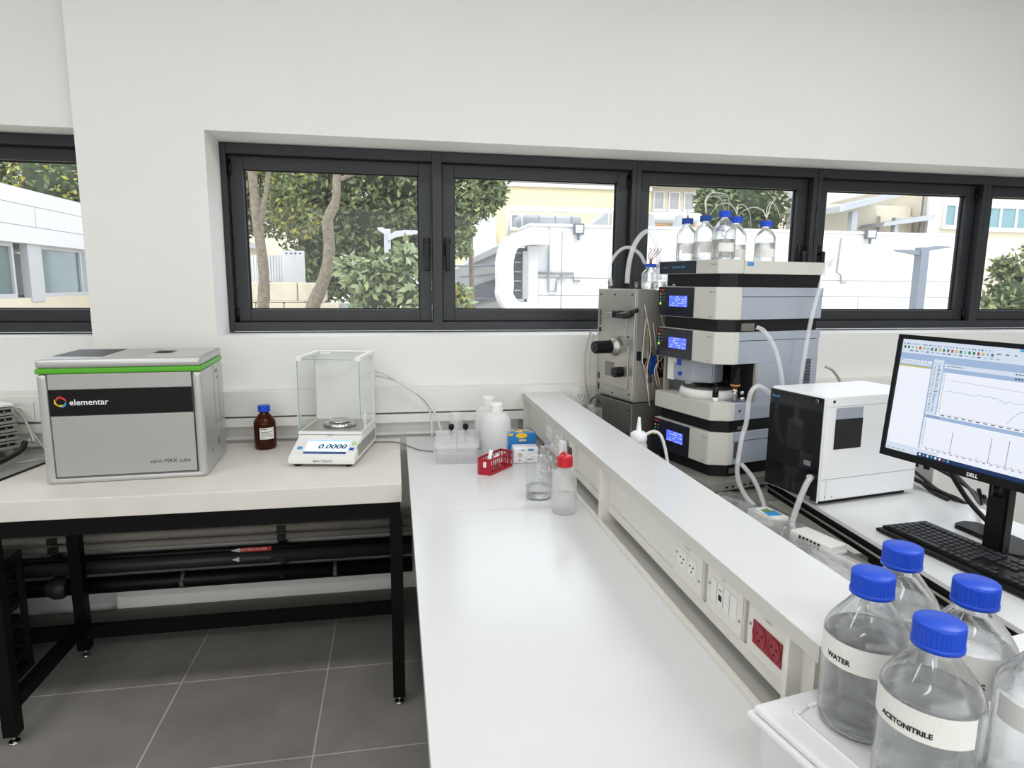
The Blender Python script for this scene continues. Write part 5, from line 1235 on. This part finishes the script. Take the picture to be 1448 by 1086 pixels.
b = MB(); b.tube([(.1, -.2, 2.05), (.95, -.2, 2.12)], .02, 6).tube([(-.2, -.2, 2.25), (1.25, -.2, 2.3)], .02, 6).tube([(-.3, -.2, 1.62), (1.25, -.2, 1.60)], .015, 6); b.build('cable_rail', 'lamp', o)
o = thing('rooftop_pipe', 'thin white pipe running level above the duct, elbow at its left end', 'pipe', (2.25, 12.9, 2.6))
b = MB(); b.tube([(0, 0, -.25), (0, 0, .48), (2.6, 0, .50)], .055, 10, straight=True).tube([(.28, 0, .15), (.28, 0, .48)], .012, 6, straight=True).tube([(2.08, 0, .15), (2.08, 0, .48)], .012, 6, straight=True); b.build('pipe_run', 'ext_white', o)
o = thing('roof_duct', 'round-ended grey-white duct lying on the roof in the second big window', 'duct', (3.05, 13.2, 2.86))
b = MB(); b.cyl((-.45, 0, 0), (.75, 0, 0), .15, seg=24); b.lathe([(.15, 0), (.13, .08), (.07, .14), (0, .16)], (-.45, 0, 0), 24, Matrix.Rotation(-PI/2, 4, 'Y')); b.build('duct_run', 'ext_grey', o)
b = MB()
for x in (-.15, .2, .55): b.cyl((x, 0, 0), (x+.02, 0, 0), .157, seg=24)
b.build('duct_band', 'ext_line', o)
o = thing('roof_hood', 'pale triangular roof hood at the right of the second big window', 'roof hood', (4.35, 13.5, 2.5))
b = MB(); b.prism([(-.3, .28), (.25, .28), (.25, .72)], 0, .6, XZ); b.box((-.05, .1, -.3), (.2, .5, .28)); b.build('hood_shell', 'ext_grey', o)
# buildings behind
def facade_windows(o, xs, z0, z1, y, fm='ext_white', gm='ext_teal', div=2):
    for x0, x1 in xs:
        f = MB(); t = .05
        f.box((x0, y-.06, z0), (x1, y, z0+t)).box((x0, y-.06, z1-t), (x1, y, z1)).box((x0, y-.06, z0+t), (x0+t, y, z1-t)).box((x1-t, y-.06, z0+t), (x1, y, z1-t))
        for k in range(1, div): x = x0+(x1-x0)*k/div; f.box((x-t/2, y-.06, z0+t), (x+t/2, y, z1-t))
        f.box((x0-.06, y-.12, z0-.05), (x1+.06, y, z0-.002))
        f = f.build('window', fm, o); g = MB(); g.box((x0+t, y-.03, z0+t), (x1-t, y-.01, z1-t)); g.build('pane', gm, f)
o = thing('yellow_building', 'pale yellow building with a small window far behind the duct', 'building', (5, 22, -.3))
b = MB(); b.box((-3.4, 0, 0), (3.9, 5, 7)); b.build('building_wall', 'ext_yellow', o)
b = MB(); b.box((-2.6, -.1, 5.15), (3.9, .0, 5.27)); b.box((-2.2, -.12, 5.3), (3.9, -.01, 7)); b.build('cornice', 'ext_white', o)
facade_windows(o, [(-1.1, -.75)], 3.75, 4.25, 0, 'ext_white', 'ext_line', 1)
b = MB(); b.box((-2.4, -.8, 0), (-1.7, -.1, 4.1)); b.build('side_wing', 'ext_white', o)
o = thing('upper_block', 'pale block with a row of grey windows above the solvent bottles', 'building', (12, 24, -.3))
b = MB(); b.box((-3.0, 0, 0), (4.5, 5, 6.6)); b.build('building_wall', 'ext_cream', o)
facade_windows(o, [(-2.2+k*.62, -1.75+k*.62) for k in range(5)], 4.75, 5.45, 0, 'ext_white', 'ext_grey', 1)
b = MB(); b.box((-2.8, -.4, 5.6), (4.5, 0, 5.75)).box((-2.8, -.5, 4.25), (2, 0, 4.6)); b.build('ledge', 'ext_white', o)
o = thing('roof_conduit', 'white elbowed roof duct behind the solvent bottles', 'duct', (7.3, 15, 2.6))
b = MB(); b.tube([(-1.2, 0, .62), (-.15, 0, .62), (.05, 0, .5), (.05, 0, -.3)], .13, 12); b.build('duct_run', 'ext_white', o)
b = MB(); b.tube([(-1.4, -.2, .36), (-1.0, -.2, .42), (-.7, -.2, .34), (-.3, -.2, .40), (.4, -.2, .36)], .03, 6); b.build('cable_bundle', 'wireamber', o)
for k in range(2):
    o = thing('parapet_support', ('grey tapered support left behind the white parapet, third big window', 'grey tapered support next to the elbowed roof duct')[k], 'support', (4.92+.62*k, 12.1, 2.73))
    b = MB(); b.prism([(-.10, 0), (.10, 0), (.04, .24), (-.04, .24)], 0, .2, XZ); b.build('support_body', 'ext_grey', o)
tree('distant_tree', 'dark round tree in front of the pale block above the solvent bottles', (9.6, 17, -.3), ([(9.6, 17, -.3), (9.6, 17, 3)], [.2, .15]),
     [(8.9, 17, 3.6, .7, .6, .8), (9.7, 17, 3.9, .9, .7, .9), (10.4, 17.2, 3.7, .7, .6, .9), (9.6, 17, 3.0, 1.2, .6, .8), (8.6, 17, 3.95, .4, .4, .4)], 620, .2, ('leafA', 'leafB', 'leafC'), 8, corek=.75, ids=(0, 1, 1, 2))
o = thing('wall_pier', 'narrow white wall pier beside the dark round tree', 'building', (11.35, 16.9, -.3))
b = MB(); b.box((-.15, 0, 0), (.6, .5, 5.4)); b.build('building_wall', 'ext_white', o)
o = thing('awning_shed', 'beige shed with corrugated awnings above the white parapet, fourth big window', 'shed', (11.0, 13.8, -.3))
b = MB(); b.box((-.9, .3, 0), (1.4, 1.5, 3.85)); b.box((.5, .2, 0), (1.38, .299, 3.6)); b.build('shed_wall', 'ext_cream', o)
b = MB(); b.prism([(-1.2, 3.55), (.35, 3.95), (.35, 4.05), (-1.2, 3.68)], -.6, .6, XZ); b.build('awning', 'ext_grey', o)
b = MB(); b.prism([(.0, 3.28), (1.34, 3.46), (1.38, 3.59), (.05, 3.37)], -.5, .35, XZ); b.build('awning', 'ext_grey', o)
b = MB(); b.prism([(-1.2, 3.75), (.6, 4.2), (1.4, 4.25), (1.4, 5.5), (-1.2, 5.5)], .7, .9, XZ); b.build('upper_wall', 'ext_white', o)
b = MB(); b.box((-.72, -.4, 2.8), (-.58, -.25, 3.6)).box((.40, -.4, 2.8), (.5, -.28, 3.5)); b.bm.verts.index_update(); split_build(b, 'post', 'ext_grey', o)
b = MB(); b.tube([(1.36, -.1, 4.6), (1.34, -.1, 3.6), (1.28, -.1, 3.0)], .02, 6); b.build('hanging_cable', 'ext_dgrey', o)
o = thing('office_building', 'cream building with teal-glazed window strips at the right', 'building', (13, 13.6, -.3))
b = MB(); b.box((-.55, 0, 0), (6, 5, 5.5)); b.build('building_wall', 'ext_cream', o)
b = MB(); b.box((-.62, -.08, 0), (-.42, .0, 5.5)); b.box((-.4, -.15, 1.62), (6, 0, 1.68)).box((-.4, -.12, 2.15), (6, 0, 2.19)); b.build('pilaster', 'ext_white', o)
facade_windows(o, [(-.18, .48)], 3.33, 3.88, 0, 'ext_white', 'ext_teal', 2)
facade_windows(o, [(.95, 2.75), (2.95, 4.6)], 3.30, 3.85, 0, 'ext_white', 'ext_teal', 4)
tree('leafy_tree', 'olive-green tree in the lower part of the rightmost window', (7.3, 6.4, -.3), ([(7.3, 6.4, -.3), (7.3, 6.4, 1.2)], [.06, .04]),
     [(7.05, 6.4, 1.55, .3, .3, .3), (7.35, 6.4, 1.8, .32, .3, .35), (7.2, 6.4, 1.35, .42, .3, .35), (7.5, 6.4, 2.05, .2, .2, .25), (6.95, 6.4, 1.85, .14, .15, .12), (7.6, 6.4, 1.7, .3, .3, .4), (6.9, 6.4, 1.35, .2, .2, .2)], 430, .09, ('leafA', 'leafB', 'leafC'), 9, corek=.6)

# ------------------------------------------------------------------ light
w = bpy.data.worlds.new('World'); scn.world = w; w.use_nodes = True
bg = w.node_tree.nodes['Background']; bg.inputs['Color'].default_value = (.86, .92, 1.0, 1); bg.inputs['Strength'].default_value = 2.7
def area(name, loc, size, power, rot=(0, 0, 0), col=(1, .985, .96)):
    l = bpy.data.lights.new(name, 'AREA'); l.shape = 'RECTANGLE'; l.size, l.size_y = size; l.energy = power; l.color = col
    o = bpy.data.objects.new(name, l); COL.objects.link(o); o.location = loc; o.rotation_euler = rot; return o
for k, (x, y) in enumerate(((-1.9, 1.2), (.2, 1.2), (2.4, 1.2), (-1.9, -1.0), (.2, -1.0), (2.4, -1.0))):
    area('ceiling_light_%d' % k, (x, y, 3.27), (1.3, .22), 16.8*(1.75 if x > 2 else (.62 if abs(x) < 1 and y < 0 else 1)), col=((.94, .97, 1) if x > 2 else (1, .995, .985)))
area('rear_fill_light', (.3, -2.5, 1.7), (5.5, 1.8), 66, (math.radians(90), 0, 0), (.97, .985, 1))  # unseen fill panel added behind the camera to even out the light; no window there
s = bpy.data.lights.new('sun', 'SUN'); s.energy = 1.3; s.angle = math.radians(3); s.color = (1, .97, .92)
so = bpy.data.objects.new('sun', s); COL.objects.link(so); so.rotation_euler = Vector((-.35, -1, 1.15)).to_track_quat('Z', 'Y').to_euler()

# ------------------------------------------------------------------ camera
cd = bpy.data.cameras.new('camera'); cam = bpy.data.objects.new('camera', cd); COL.objects.link(cam)
r_, d_, f_ = (0.98394502, -0.17828175, 0.00823525), (-0.0195451, -0.15350621, -0.98795437), (0.17739839, 0.97193182, -0.15452620)
cam.matrix_world = Matrix(((r_[0], -d_[0], -f_[0], 0), (r_[1], -d_[1], -f_[1], 0), (r_[2], -d_[2], -f_[2], 1.62), (0, 0, 0, 1)))
cd.sensor_width = 36; cd.lens = 908.24/1448*36; cd.clip_start = .02; cd.clip_end = 200
scn.camera = cam

scn.view_settings.view_transform = 'Standard'; scn.view_settings.look = 'None'; scn.view_settings.exposure = 0
cy = scn.cycles
cy.max_bounces = 14; cy.transparent_max_bounces = 24; cy.transmission_bounces = 10; cy.glossy_bounces = 5; cy.diffuse_bounces = 4
cy.sample_clamp_indirect = 4; cy.use_denoising = True
try: cy.denoiser = 'OPENIMAGEDENOISE'
except Exception: pass
